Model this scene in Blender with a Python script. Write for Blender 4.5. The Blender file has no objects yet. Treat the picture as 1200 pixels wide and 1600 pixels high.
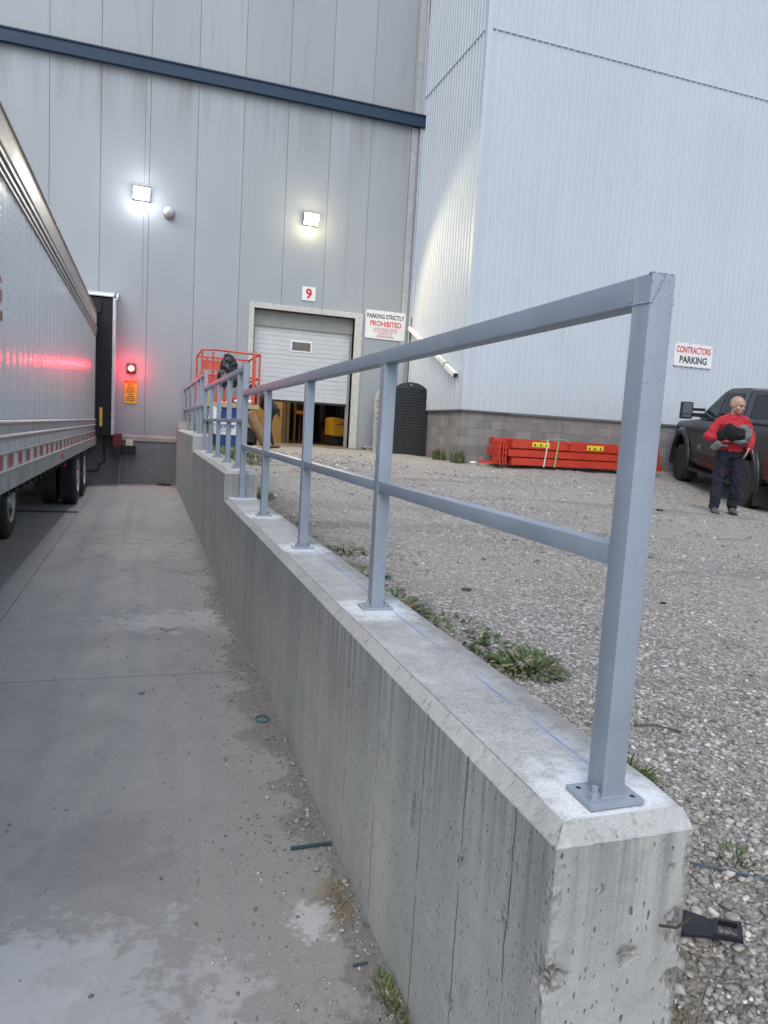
import bpy, bmesh, math, random
import numpy as np
from mathutils import Vector, Matrix, noise
R = math.radians
PI = math.pi
random.seed(7)
rng = np.random.default_rng(11)
sc = bpy.context.scene
COL = sc.collection

# ------------------------------------------------------------------ camera
CAM_Z = 0.68
YAW, PITCH, ROLL, F = 0.32768665, -0.11123407, 0.05857442, 1112.86
cd = bpy.data.cameras.new('camera')
cam = bpy.data.objects.new('camera', cd); COL.objects.link(cam)
fwd = Vector((math.sin(YAW)*math.cos(PITCH), math.cos(YAW)*math.cos(PITCH), math.sin(PITCH)))
rt = Vector((math.cos(YAW), -math.sin(YAW), 0)); up = rt.cross(fwd)
r2 = rt*math.cos(ROLL)+up*math.sin(ROLL); u2 = -rt*math.sin(ROLL)+up*math.cos(ROLL)
m = Matrix((r2, u2, -fwd)).transposed().to_4x4(); m.translation = (0, 0, CAM_Z)
cam.matrix_world = m
cd.sensor_fit = 'VERTICAL'; cd.sensor_height = 36; cd.lens = 36*F/1600
cd.clip_start = 0.02; cd.clip_end = 2000
sc.camera = cam

# ------------------------------------------------------------------ world, sun, exposure
SUN_EL, SUN_AZ = R(52), R(205)          # azimuth clockwise from +Y
w = bpy.data.worlds.new('World'); sc.world = w; w.use_nodes = True
nt = w.node_tree; bg = nt.nodes['Background']
sky = nt.nodes.new('ShaderNodeTexSky'); sky.sky_type = 'NISHITA'; sky.sun_disc = False
sky.sun_elevation = SUN_EL; sky.sun_rotation = SUN_AZ; sky.air_density = 1.2; sky.dust_density = 2.0; sky.ozone_density = .35
nt.links.new(sky.outputs[0], bg.inputs[0]); bg.inputs[1].default_value = 0.11
sd = bpy.data.lights.new('sun', 'SUN'); sd.energy = 0.6; sd.angle = R(50); sd.color = (1.0, 0.985, 0.95)
so = bpy.data.objects.new('sun', sd); COL.objects.link(so)
sdir = Vector((math.sin(SUN_AZ)*math.cos(SUN_EL), math.cos(SUN_AZ)*math.cos(SUN_EL), math.sin(SUN_EL)))
so.rotation_euler = sdir.to_track_quat('Z', 'Y').to_euler(); so.location = sdir*60
sc.view_settings.view_transform = 'Standard'; sc.view_settings.look = 'None'
sc.view_settings.gamma = 1; sc.view_settings.exposure = 0.98
sc.render.resolution_x = 768; sc.render.resolution_y = 1024
sc.render.engine = 'CYCLES'

# ------------------------------------------------------------------ node helpers
class NM:
    def __init__(s, name, rough=.6, metal=0.0, spec=.5):
        s.m = bpy.data.materials.new(name); s.m.use_nodes = True
        s.t = s.m.node_tree; s.b = s.t.nodes['Principled BSDF']
        s.b.inputs['Roughness'].default_value = rough; s.b.inputs['Metallic'].default_value = metal
        s.b.inputs['Specular IOR Level'].default_value = spec
        s.geo = None; s.tc = None
    def n(s, t, **k):
        a = s.t.nodes.new(t)
        for kk, v in k.items(): setattr(a, kk, v)
        return a
    def put(s, inp, v):
        if isinstance(v, bpy.types.NodeSocket): s.t.links.new(v, inp)
        elif isinstance(v, (tuple, list)) and len(v) == 3 and inp.type == 'RGBA': inp.default_value = (*v, 1)
        else: inp.default_value = v
    def pos(s):
        if not s.geo: s.geo = s.n('ShaderNodeNewGeometry')
        return s.geo.outputs['Position']
    def ob(s):
        if not s.tc: s.tc = s.n('ShaderNodeTexCoord')
        return s.tc.outputs['Object']
    def scl(s, v, x, y, z, off=(0, 0, 0)):
        a = s.n('ShaderNodeMapping'); s.put(a.inputs[0], v); a.inputs['Scale'].default_value = (x, y, z); a.inputs['Location'].default_value = off
        return a.outputs[0]
    def noise(s, v, sc_=5, det=4, rough=.55, dist=0, out='Fac'):
        a = s.n('ShaderNodeTexNoise'); s.put(a.inputs['Vector'], v)
        a.inputs['Scale'].default_value = sc_; a.inputs['Detail'].default_value = det
        a.inputs['Roughness'].default_value = rough; a.inputs['Distortion'].default_value = dist
        return a.outputs[out]
    def vor(s, v, sc_=5, feat='F1', out='Distance', rnd=1):
        a = s.n('ShaderNodeTexVoronoi', feature=feat); s.put(a.inputs['Vector'], v)
        a.inputs['Scale'].default_value = sc_; a.inputs['Randomness'].default_value = rnd
        return a.outputs[out]
    def ma(s, op, a, b=0.0, c=0.0, clamp=False):
        q = s.n('ShaderNodeMath', operation=op, use_clamp=clamp)
        s.put(q.inputs[0], a); s.put(q.inputs[1], b); s.put(q.inputs[2], c)
        return q.outputs[0]
    def mr(s, v, a, b, c=0.0, d=1.0, smooth=False):
        q = s.n('ShaderNodeMapRange', interpolation_type='SMOOTHSTEP' if smooth else 'LINEAR')
        s.put(q.inputs[0], v)
        for i, x in enumerate((a, b, c, d)): q.inputs[1+i].default_value = x
        return q.outputs[0]
    def ramp(s, v, stops):
        q = s.n('ShaderNodeValToRGB'); s.put(q.inputs[0], v)
        e = q.color_ramp.elements
        while len(e) < len(stops): e.new(.5)
        for i, (p, c) in enumerate(stops):
            e[i].position = p; e[i].color = (*c, 1) if isinstance(c, tuple) else (c, c, c, 1)
        return q.outputs[0]
    def mix(s, f, a, b, mode='MIX'):
        q = s.n('ShaderNodeMix', data_type='RGBA', blend_type=mode)
        s.put(q.inputs[0], f); s.put(q.inputs[6], a); s.put(q.inputs[7], b)
        return q.outputs[2]
    def xyz(s, v):
        q = s.n('ShaderNodeSeparateXYZ'); s.put(q.inputs[0], v); return q.outputs
    def bump(s, h, d=.01, st=1.0, prev=None):
        q = s.n('ShaderNodeBump'); s.put(q.inputs['Height'], h)
        q.inputs['Distance'].default_value = d; q.inputs['Strength'].default_value = st
        if prev: s.put(q.inputs['Normal'], prev)
        return q.outputs[0]
    def col(s, v): s.put(s.b.inputs['Base Color'], v); return s
    def ro(s, v): s.put(s.b.inputs['Roughness'], v); return s
    def nor(s, v): s.put(s.b.inputs['Normal'], v); return s

def paint(name, c, rough=.5, metal=0.0, var=.12, sc_=6, bmp=.0, spec=.5, dirt=None):
    k = NM(name, rough, metal, spec)
    f = k.noise(k.ob(), sc_, 5, .6)
    lo = tuple(x*(1-var) for x in c); hi = tuple(min(1, x*(1+var)) for x in c)
    cc = k.mix(k.mr(f, .3, .7), lo, hi)
    if dirt:
        g = k.noise(k.ob(), sc_*2.3, 6, .7)
        cc = k.mix(k.mr(g, .52, .72, 0, dirt[1]), cc, dirt[0])
    k.col(cc); k.ro(k.mr(f, .3, .7, max(0, rough-.06), min(1, rough+.08)))
    if bmp: k.nor(k.bump(k.noise(k.ob(), sc_*8, 4), bmp))
    return k.m
def emit(name, c, st):
    k = NM(name); k.col((0.02, .02, .02)); k.put(k.b.inputs['Emission Color'], c); k.b.inputs['Emission Strength'].default_value = st
    return k.m

# ------------------------------------------------------------------ mesh helpers
def add_box(bm, x0, x1, y0, y1, z0, z1, bev=0):
    b = bmesh.new()
    bmesh.ops.create_cube(b, size=1, matrix=Matrix.Translation(((x0+x1)/2, (y0+y1)/2, (z0+z1)/2)) @ Matrix.Diagonal((abs(x1-x0), abs(y1-y0), abs(z1-z0), 1)))
    if bev: bmesh.ops.bevel(b, geom=b.edges[:], offset=bev, segments=2, profile=.6, affect='EDGES')
    merge(bm, b)
def merge(bm, b, mat=None):
    if mat: bmesh.ops.transform(b, matrix=mat, verts=b.verts)
    me = bpy.data.meshes.new('tmp'); b.to_mesh(me); b.free(); bm.from_mesh(me); bpy.data.meshes.remove(me)
def frame_to(p, q):
    d = Vector(q)-Vector(p); return Matrix.Translation(p) @ d.to_track_quat('Z', 'Y').to_matrix().to_4x4(), d.length
def add_cyl(bm, p, q, r, r2=None, n=16, cap=True):
    m_, L = frame_to(p, q)
    bmesh.ops.create_cone(bm, cap_ends=cap, segments=n, radius1=r, radius2=r if r2 is None else r2, depth=L, matrix=m_ @ Matrix.Translation((0, 0, L/2)))
def add_bar(bm, p, q, wx, wy=None, bev=0, upv=None):
    wy = wy or wx
    p = Vector(p); q = Vector(q); d = (q-p); L = d.length; d.normalize()
    u = Vector(upv) if upv else (Vector((0, 0, 1)) if abs(d.z) < .9 else Vector((0, 1, 0)))
    x = u.cross(d).normalized() if abs(d.z) < .9 or upv else Vector((1, 0, 0))
    y = d.cross(x).normalized()
    mm = Matrix((x, y, d)).transposed().to_4x4(); mm.translation = p
    b = bmesh.new()
    bmesh.ops.create_cube(b, size=1, matrix=Matrix.Translation((0, 0, L/2)) @ Matrix.Diagonal((wx, wy, L, 1)))
    if bev: bmesh.ops.bevel(b, geom=b.edges[:], offset=bev, segments=2, affect='EDGES')
    merge(bm, b, mm)
def add_tube(bm, pts, r, n=10):
    pts = [Vector(p) for p in pts]; rings = []
    for i, p in enumerate(pts):
        d = (pts[min(i+1, len(pts)-1)]-pts[max(i-1, 0)]).normalized()
        x = d.orthogonal().normalized() if i == 0 else (x - d*x.dot(d)).normalized()
        y = d.cross(x); rr = r[i] if isinstance(r, (list, tuple)) else r
        rings.append([bm.verts.new(p+(x*math.cos(a)+y*math.sin(a))*rr) for a in [2*PI*k/n for k in range(n)]])
    for a, b in zip(rings, rings[1:]):
        for k in range(n): bm.faces.new((a[k], a[(k+1) % n], b[(k+1) % n], b[k]))
    bm.faces.new(rings[0][::-1]); bm.faces.new(rings[-1])
def add_ell(bm, c, r, rot=None, sub=3):
    mm = Matrix.Translation(c) @ (rot or Matrix()) @ Matrix.Diagonal((*r, 1))
    bmesh.ops.create_icosphere(bm, subdivisions=sub, radius=1, matrix=mm)
def add_prism(bm, pts, axis, a, b):
    """closed outline pts (2-D) extruded along axis ('x','y','z') from a to b"""
    def P(u, v, t): return {'x': (t, u, v), 'y': (u, t, v), 'z': (u, v, t)}[axis]
    A = [bm.verts.new(P(u, v, a)) for u, v in pts]; B = [bm.verts.new(P(u, v, b)) for u, v in pts]
    n = len(pts)
    fs = [bm.faces.new(A), bm.faces.new(B[::-1])]
    for i in range(n): fs.append(bm.faces.new((A[i], B[i], B[(i+1) % n], A[(i+1) % n])))
    bmesh.ops.recalc_face_normals(bm, faces=fs)
def add_lathe(bm, prof, c, axis='z', n=32):
    rings = []
    for r, h in prof:
        ring = []
        for k in range(n):
            a = 2*PI*k/n; u, v = r*math.cos(a), r*math.sin(a)
            p = {'z': (u, v, h), 'y': (u, h, v), 'x': (h, u, v)}[axis]
            ring.append(bm.verts.new(Vector(c)+Vector(p)))
        rings.append(ring)
    fs = []
    for a, b in zip(rings, rings[1:]):
        for k in range(n): fs.append(bm.faces.new((a[k], a[(k+1) % n], b[(k+1) % n], b[k])))
    fs.append(bm.faces.new(rings[0][::-1])); fs.append(bm.faces.new(rings[-1]))
    bmesh.ops.recalc_face_normals(bm, faces=fs)

def tag(o, label=None, cat=None, group=None, kind=None):
    for k, v in (('label', label), ('category', cat), ('group', group), ('kind', kind)):
        if v: o[k] = v
    return o
def thing(name, label, cat, loc=(0, 0, 0), rz=0.0, group=None):
    o = bpy.data.objects.new(name, None); COL.objects.link(o); o.location = loc; o.rotation_euler.z = rz
    o.empty_display_size = .1
    return tag(o, label, cat, group)
def root_of(o):
    while o.parent: o = o.parent
    return o
def obj(name, bm, mat, parent=None, smooth=False, local=False, loc=None):
    """mesh built in world coordinates; under a parent it is shifted to the thing's own origin"""
    off = None
    if parent is not None and not local: off = Vector(root_of(parent).location)
    if parent is None and loc is not None: off = Vector(loc)
    if isinstance(bm, bpy.types.Mesh): me = bm
    else:
        me = bpy.data.meshes.new(name); bm.to_mesh(me); bm.free()
    if off is not None: me.transform(Matrix.Translation(-off))
    if smooth:
        me.shade_smooth()
        if smooth is not True: me.set_sharp_from_angle(angle=smooth)
    for mm in (mat if isinstance(mat, (list, tuple)) else [mat]): me.materials.append(mm)
    o = bpy.data.objects.new(name, me); COL.objects.link(o)
    if parent is not None: o.parent = parent
    elif loc is not None: o.location = loc
    return o
def B(*boxes, bev=0):
    bm = bmesh.new()
    for b in boxes: add_box(bm, *b, bev=bev)
    return bm
def copy_tree(o, parent=None):
    c = o.copy(); COL.objects.link(c)
    if parent: c.parent = parent
    for ch in list(o.children): copy_tree(ch, c)
    return c
def text_mesh(body, width, height, c, mat, name, parent, bold=.0, depth=.002, axis='y', local=False):
    """flat lettering centred on c, standing in the XZ plane facing -Y ('y') or in the YZ plane facing +X ('x')"""
    cu = bpy.data.curves.new('t', 'FONT'); cu.body = body; cu.size = 1; cu.offset = bold; cu.extrude = .5
    cu.resolution_u = 4
    o = bpy.data.objects.new('t', cu); COL.objects.link(o)
    me = bpy.data.meshes.new_from_object(o)
    bpy.data.objects.remove(o); bpy.data.curves.remove(cu)
    v = np.array([x.co for x in me.vertices]); mn, mx = v.min(0), v.max(0)
    v = (v-(mn+mx)/2)/np.maximum(mx-mn, 1e-6)
    if axis == 'y': out = np.stack([c[0]+v[:, 0]*width, c[1]-v[:, 2]*depth, c[2]+v[:, 1]*height], 1)
    else: out = np.stack([c[0]+v[:, 2]*depth, c[1]+v[:, 0]*width, c[2]+v[:, 1]*height], 1)
    me.vertices.foreach_set('co', out.astype(np.float32).ravel()); me.update(); me.materials.clear()
    return obj(name, me, mat, parent, local=local)
def np_mesh(name, V, Fa, attr=None):
    me = bpy.data.meshes.new(name); V = np.asarray(V, np.float32); Fa = np.asarray(Fa, np.int32)
    me.vertices.add(len(V)); me.vertices.foreach_set('co', V.ravel())
    k = Fa.shape[1]
    me.loops.add(Fa.size); me.loops.foreach_set('vertex_index', Fa.ravel())
    me.polygons.add(len(Fa)); me.polygons.foreach_set('loop_start', np.arange(0, Fa.size, k, dtype=np.int32))
    me.update(calc_edges=True)
    if attr is not None:
        a = me.attributes.new('tone', 'FLOAT', 'POINT'); a.data.foreach_set('value', np.asarray(attr, np.float32))
    return me
def fbm(x, y, z, o=4, s=1.0):
    return noise.fractal(Vector((x*s, y*s, z*s)), 1.0, 2.0, o)

# ------------------------------------------------------------------ measures (metres; z = 0 is the top of the near wall section)
FLOOR = -.86
WX0, WX1 = .70, 1.0          # retaining wall faces
YB = 17.6                    # warehouse wall
XS, YC = 6.45, 14.16         # clad building corner
_gx = [1, 5, 9, 13, 22]
_gy = [-12, 1, 3, 6.7, 10, 14.1, 17.6]
_gz = [[-.8, -.86, -.9, -1., -1.], [-.33, -.48, -.66, -.8, -.9], [-.17, -.33, -.55, -.7, -.8], [-.04, -.14, -.33, -.48, -.6],
       [.11, -.0, -.2, -.38, -.5], [.2, .155, .10, .11, .1], [.24, .2, .12, .11, .1]]
def ground0(x, y):
    x = min(max(x, 1), 22); y = min(max(y, -12), 17.6)
    i = max(k for k in range(len(_gx)-1) if _gx[k] <= x); j = max(k for k in range(len(_gy)-1) if _gy[k] <= y)
    u = (x-_gx[i])/(_gx[i+1]-_gx[i]); v = (y-_gy[j])/(_gy[j+1]-_gy[j])
    return (_gz[j][i]*(1-u)+_gz[j][i+1]*u)*(1-v)+(_gz[j+1][i]*(1-u)+_gz[j+1][i+1]*u)*v
def gh(x, y):
    z = ground0(x, y)
    z += .05*noise.noise(Vector((x*.35, y*.35, 1)))*min(1, max(0, (y-.5)/4)) + .02*fbm(x, y, 3, 3, 2.1)
    if y > 12.8 and x > 6.4: z += .07*math.exp(-((y-13.95)/.35)**2)*(.4+.6*noise.noise(Vector((x*1.3, 2, 0))))   # stones heaped along the wall
    if y < 1.6 and x < 1.4:
        k_ = max(0, min(1, (1.6-y)/.55)); z -= k_*.10*max(0, min(1, (1.4-x)/.4))
    if y < 1.015 and x < 1.3: z = min(z, -.92+(z+.92)*max(0, min(1, (x-1.005)/.03)))
    return z

# ------------------------------------------------------------------ materials
def concrete_wall():
    k = NM('cast_concrete_wall', .85); p = k.pos(); x, y, z = k.xyz(p)
    along = k.ma('ADD', k.ma('MULTIPLY', x, 1.0), y)
    vec = k.n('ShaderNodeCombineXYZ'); k.put(vec.inputs[0], x); k.put(vec.inputs[1], y); k.put(vec.inputs[2], z); v = vec.outputs[0]
    big = k.noise(v, 1.6, 5, .6); fine = k.noise(v, 60, 4, .6)
    st = k.noise(k.scl(v, 14, 14, .55), 1, 5, .65); st2 = k.noise(k.scl(v, 30, 30, .8), 1, 5, .7); board = k.noise(k.scl(v, 2.6, 2.6, .12), 1, 3, .5)
    base = k.mix(k.mr(big, .3, .7), (.355, .362, .352), (.455, .46, .445))
    base = k.mix(k.mr(board, .42, .58, 0, .45), base, (.26, .28, .285))
    base = k.mix(k.mr(st, .58, .8, 0, .22), base, (.18, .185, .185)); mot = k.noise(v, 7, 6, .7); base = k.mix(k.mr(mot, .5, .72, 0, .3), base, (.20, .215, .215)); base = k.mix(k.mr(mot, .28, .42, .25, 0), base, (.52, .55, .54))
    base = k.mix(k.mr(st, .18, .4, .2, 0), base, (.50, .52, .50))
    # rain stains that start at the arris of each section
    top = k.ma('ADD', k.ma('ADD', 0.0, k.ma('MULTIPLY', k.ma('GREATER_THAN', y, 6.6), .25)), k.ma('MULTIPLY', k.ma('GREATER_THAN', y, 11.45), .23))
    dz = k.ma('SUBTRACT', top, z)
    fall = k.mr(dz, .03, .42, 1, 0); side = k.mr(dz, .028, .034, 0, 1)
    drip = k.ma('MULTIPLY', k.ma('MULTIPLY', k.mr(st2, .42, .62), fall), side)
    base = k.mix(k.ma('MULTIPLY', drip, .62), base, (.12, .12, .118))
    warm = k.noise(v, .9, 3); base = k.mix(k.ma('MULTIPLY', k.mr(warm, .55, .75), .25), base, (.33, .30, .25))
    # form board seams
    seams = None
    for s_ in (1.155, 1.375, 1.62, 1.99, 2.33, 2.78, 3.2, 3.62, 4.1, 4.6, 5.0, 5.5, 5.95, 6.35, 7.2, 7.9, 8.5, 9.3, 9.9, 10.6, 11.9, 12.8, 13.7, 14.8, 15.8):
        d = k.ma('ABSOLUTE', k.ma('SUBTRACT', k.ma('ADD', y, k.ma('MULTIPLY', k.ma('SUBTRACT', k.noise(k.scl(v, 1, 1, 6), 2, 3), .5), .018)), s_))
        l = k.mr(d, .0012, .0035, 1, 0)
        seams = l if seams is None else k.ma('MAXIMUM', seams, l)
    seams = k.ma('MULTIPLY', seams, k.mr(k.noise(k.scl(v, 3, 3, 3), 3, 2), .35, .55)); seams = k.ma('MULTIPLY', seams, side)
    # bug holes
    vv = k.scl(v, 1, 1, .42)
    def holes(sc_, th, off):
        q = k.scl(vv, 1, 1, 1, off); qd = k.n('ShaderNodeVectorMath', operation='ADD'); k.put(qd.inputs[0], q); nn = k.noise(q, sc_*1.4, 3, out='Color')
        sb = k.n('ShaderNodeVectorMath', operation='SCALE'); k.put(sb.inputs[0], nn); sb.inputs['Scale'].default_value = .5/sc_
        k.put(qd.inputs[1], sb.outputs[0])
        d = k.vor(qd.outputs[0], sc_); c = k.xyz(k.vor(qd.outputs[0], sc_, out='Color'))[0]
        thr = k.ma('MULTIPLY', k.mr(c, .5, 1), th)
        return k.mr(k.ma('SUBTRACT', thr, d), 0, .05, 0, 1)
    h1 = holes(24, .115, (0, 0, 0)); h2 = holes(50, .20, (3, 1, 2)); h3 = holes(8, .05, (5, 2, 7)); h4 = holes(95, .30, (2, 7, 1)); h2 = k.ma('MAXIMUM', h2, k.ma('MULTIPLY', h4, .7))
    H = k.ma('MAXIMUM', k.ma('MAXIMUM', h1, h2), h3)
    base = k.mix(k.ma('MULTIPLY', H, .85), base, (.07, .07, .07)); base = k.mix(k.ma('MULTIPLY', seams, .8), base, (.08, .08, .08))
    # broken concrete near the chips (attribute written by the mesh)
    at = k.n('ShaderNodeAttribute', attribute_name='tone'); chip = at.outputs['Fac']
    agg = k.vor(v, 55, out='Color'); aggc = k.ramp(k.xyz(agg)[0], [(0, (.13, .125, .12)), (.5, (.30, .285, .27)), (1, (.55, .53, .5))])
    base = k.mix(k.mr(k.ma('ADD', chip, k.ma('MULTIPLY', k.ma('SUBTRACT', fine, .5), .5)), .3, .6), base, k.mix(.5, aggc, (.25, .25, .245)))
    tick = k.noise(k.scl(v, 30, 30, 1.5), 1, 3, .7); ontop = k.mr(dz, .0325, .030, 0, 1)
    base = k.mix(ontop, base, k.mix(k.mr(big, .3, .7), (.37, .375, .365), (.47, .475, .465))); base = k.mix(k.ma('MULTIPLY', ontop, k.mr(tick, .56, .68, 0, .7)), base, (.22, .21, .19)); base = k.mix(k.ma('MULTIPLY', ontop, k.mr(tick, .3, .42, .5, 0)), base, (.58, .57, .55))
    # overspray at the arris (white paint that has dripped past the end plate)
    grn = k.noise(v, 190, 3, .7); base = k.mix(k.mr(grn, .45, .68, 0, .3), base, (.17, .175, .175)); base = k.mix(k.mr(grn, .28, .42, .25, 0), base, (.58, .6, .59)); scf = k.noise(k.scl(v, 1, 1, .6), 11, 7, .78); base = k.mix(k.mr(scf, .60, .66, 0, .3), base, (.50, .53, .53)); base = k.mix(k.mr(scf, .36, .40, .28, 0), base, (.20, .21, .205)); pt = k.noise(k.scl(v, 1, 1, .35), 34, 5, .8); base = k.mix(k.mr(pt, .66, .72, 0, .5), base, (.13, .13, .13))
    k.col(base)
    h = k.ma('ADD', k.ma('MULTIPLY', H, -1.2), k.ma('ADD', k.ma('MULTIPLY', seams, -.8), k.ma('MULTIPLY', fine, .25)))
    h = k.ma('ADD', h, k.ma('MULTIPLY', st, .12)); h = k.ma('ADD', h, k.ma('MULTIPLY', k.ma('MULTIPLY', chip, k.vor(v, 70)), 1.6))
    k.nor(k.bump(h, .006, .8)); return k.m
POSTS1 = [1.10, 2.57, 3.93, 5.35, 6.64]
def concrete_top():
    k = NM('trowelled_concrete_top', .85); p = k.pos(); x, y, z = k.xyz(p)
    big = k.noise(p, 3.5, 6, .65); med = k.noise(p, 16, 5, .65); fine = k.noise(p, 130, 3, .6)
    base = k.mix(k.mr(big, .35, .65), (.30, .30, .29), (.47, .475, .465))
    base = k.mix(k.mr(med, .48, .66, 0, .5), base, (.22, .22, .21)); base = k.mix(k.mr(fine, .42, .66, 0, .4), base, (.62, .62, .6)); base = k.mix(k.mr(fine, .3, .44, .4, 0), base, (.17, .17, .165))
    g2 = k.noise(p, 42, 5, .8); base = k.mix(k.mr(g2, .54, .68, 0, .45), base, (.20, .20, .19)); edge = k.mr(k.ma('ADD', x, k.ma('MULTIPLY', k.ma('SUBTRACT', med, .5), .12)), .93, .985, 0, 1, True); base = k.mix(k.ma('MULTIPLY', edge, .5), base, (.24, .225, .2))
    rust = k.noise(p, 2.3, 4, .6); base = k.mix(k.mr(rust, .6, .72, 0, .35), base, (.36, .24, .16))
    spray = None
    for yp in POSTS1:
        dx = k.ma('MULTIPLY', k.ma('SUBTRACT', x, .86), 1.15); dy = k.ma('SUBTRACT', y, yp-.02)
        d = k.ma('SQRT', k.ma('ADD', k.ma('MULTIPLY', dx, dx), k.ma('MULTIPLY', dy, dy)))
        s_ = k.mr(k.ma('ADD', d, k.ma('MULTIPLY', k.ma('SUBTRACT', med, .5), .30)), .07, .24, 1, 0, True)
        spray = s_ if spray is None else k.ma('MAXIMUM', spray, s_)
    sp = k.noise(p, 260, 2, .6)
    spray = k.ma('MULTIPLY', spray, k.mr(sp, .3, .6, .5, 1))
    base = k.mix(k.ma('MULTIPLY', spray, .85), base, (.82, .85, .88))
    # chalk line
    wv = k.ma('MULTIPLY', k.ma('SUBTRACT', k.noise(k.scl(p, .1, 1.2, 1), 1.5, 2), .5), .012)
    d = k.ma('ABSOLUTE', k.ma('SUBTRACT', k.ma('ADD', x, wv), .912))
    l = k.mr(d, .0015, .0065, 1, 0, True)
    br = k.mr(k.noise(k.scl(p, .2, 2.2, 1), 1.3, 3, .6), .42, .55)
    l = k.ma('MULTIPLY', k.ma('MULTIPLY', l, br), k.mr(fine, .35, .6, .4, 1)); l = k.ma('MULTIPLY', l, k.ma('GREATER_THAN', y, 1.2))
    l = k.ma('MULTIPLY', l, k.ma('LESS_THAN', y, 6.0))
    base = k.mix(k.ma('MULTIPLY', l, .75), base, (.08, .16, .55))
    pits = k.vor(p, 22); pc = k.xyz(k.vor(p, 22, out='Color'))[0]
    ph = k.mr(k.ma('SUBTRACT', k.ma('MULTIPLY', k.mr(pc, .75, 1), .14), pits), 0, .04)
    base = k.mix(k.ma('MULTIPLY', ph, .7), base, (.09, .09, .09))
    scr = k.noise(k.scl(p, 60, 4, 1), 1, 3, .7, 2.0); base = k.mix(k.mr(scr, .68, .78, 0, .3), base, (.7, .7, .7))
    k.col(base); k.nor(k.bump(k.ma('ADD', k.ma('ADD', med, k.ma('MULTIPLY', fine, .5)), k.ma('MULTIPLY', ph, -1)), .004, .7)); return k.m
def concrete_floor():
    k = NM('worn_dock_concrete', .8); p = k.pos(); x, y, z = k.xyz(p)
    big = k.noise(p, .55, 6, .6); med = k.noise(p, 3.2, 6, .65, .6); fine = k.noise(p, 70, 4, .65); trk = k.noise(k.scl(p, 2.2, .16, 1), 1, 5, .6)
    base = k.mix(k.mr(big, .3, .7), (.25, .25, .237), (.31, .31, .295))
    base = k.mix(k.mr(trk, .42, .7, 0, .28), base, (.175, .173, .168)); base = k.mix(k.mr(med, .5, .75, 0, .35), base, (.185, .183, .178)); m2 = k.noise(p, 14, 7, .8); g3 = k.noise(p, 160, 3, .75); base = k.mix(k.mr(g3, .5, .68, 0, .35), base, (.13, .13, .128)); base = k.mix(k.mr(g3, .3, .44, .3, 0), base, (.42, .42, .41)); base = k.mix(k.mr(m2, .52, .72, 0, .35), base, (.18, .178, .172)); base = k.mix(k.mr(m2, .3, .44, .35, 0), base, (.38, .38, .37))
    base = k.mix(k.mr(fine, .35, .7, 0, .25), base, (.33, .335, .34))
    # pale worn laitance patches at the near left and by the wall
    def blob(cx, cy, r, amp, colr, nz=.5, s=1.0, sx=1.0):
        nonlocal base
        dx = k.ma('MULTIPLY', k.ma('SUBTRACT', x, cx), sx); dy = k.ma('SUBTRACT', y, cy)
        d = k.ma('SQRT', k.ma('ADD', k.ma('MULTIPLY', dx, dx), k.ma('MULTIPLY', dy, dy)))
        n_ = k.noise(p, 5.5*s, 7, .72); mk = k.mr(k.ma('ADD', k.ma('DIVIDE', d, r), k.ma('MULTIPLY', k.ma('SUBTRACT', n_, .5), 4.2)), .62, 1.0, 1, 0)
        base = k.mix(k.ma('MULTIPLY', mk, amp), base, colr)
    blob(-.42, 1.85, .34, .75, (.42, .44, .46)); blob(-.05, 1.45, .30, .8, (.46, .47, .48), s=1.3); blob(.53, 2.02, .09, .8, (.47, .475, .48), s=2)
    blob(.30, 5.6, .30, .6, (.42, .42, .42), s=1.5, sx=.5); blob(-.15, 2.5, .3, .35, (.16, .155, .165)); blob(-.15, 1.75, .45, .6, (.40, .41, .42), s=1.6); blob(.2, 9, .9, .35, (.36, .35, .33), s=.6)
    # dirt swept against the wall
    dw = k.ma('SUBTRACT', .70, x); nd = k.noise(p, 2.6, 7, .7)
    wdt = k.ma('ADD', .06, k.ma('MULTIPLY', k.mr(nd, .42, .75, 0, 1), .38)); dirt = k.mr(k.ma('DIVIDE', dw, wdt), .55, 1.1, 1, 0, True)
    dirt = k.ma('MULTIPLY', dirt, k.mr(y, 6.5, 11, 1, .35))
    dn = k.noise(p, 45, 5, .75); dcol = k.ramp(dn, [(.25, (.09, .085, .077)), (.5, (.165, .156, .145)), (.75, (.26, .25, .235))])
    base = k.mix(k.ma('MULTIPLY', dirt, .8), base, dcol)
    # floor colour darkens across to the bay under the trailer
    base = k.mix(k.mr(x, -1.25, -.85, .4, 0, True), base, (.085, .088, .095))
    # saw cuts
    j = None
    for s_, ax in ((-.98, x), (4.37, y), (9.2, y), (14.2, y), (-.6, y)):
        d = k.ma('ABSOLUTE', k.ma('SUBTRACT', k.ma('ADD', ax, k.ma('MULTIPLY', k.ma('SUBTRACT', med, .5), .01)), s_)); l = k.mr(d, .0025, .006, 1, 0)
        j = l if j is None else k.ma('MAXIMUM', j, l)
    j = k.ma('MULTIPLY', j, k.mr(nd, .3, .42, .55, 1)); base = k.mix(k.ma('MULTIPLY', j, .6), base, (.06, .06, .06))
    cr = k.vor(k.scl(p, .9, .5, 1), 1.1, 'DISTANCE_TO_EDGE'); 
    scr = k.noise(k.scl(p, 3, 26, 1), 1, 4, .7, 1.5); base = k.mix(k.mr(scr, .68, .76, 0, .3), base, (.42, .43, .44))
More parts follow.
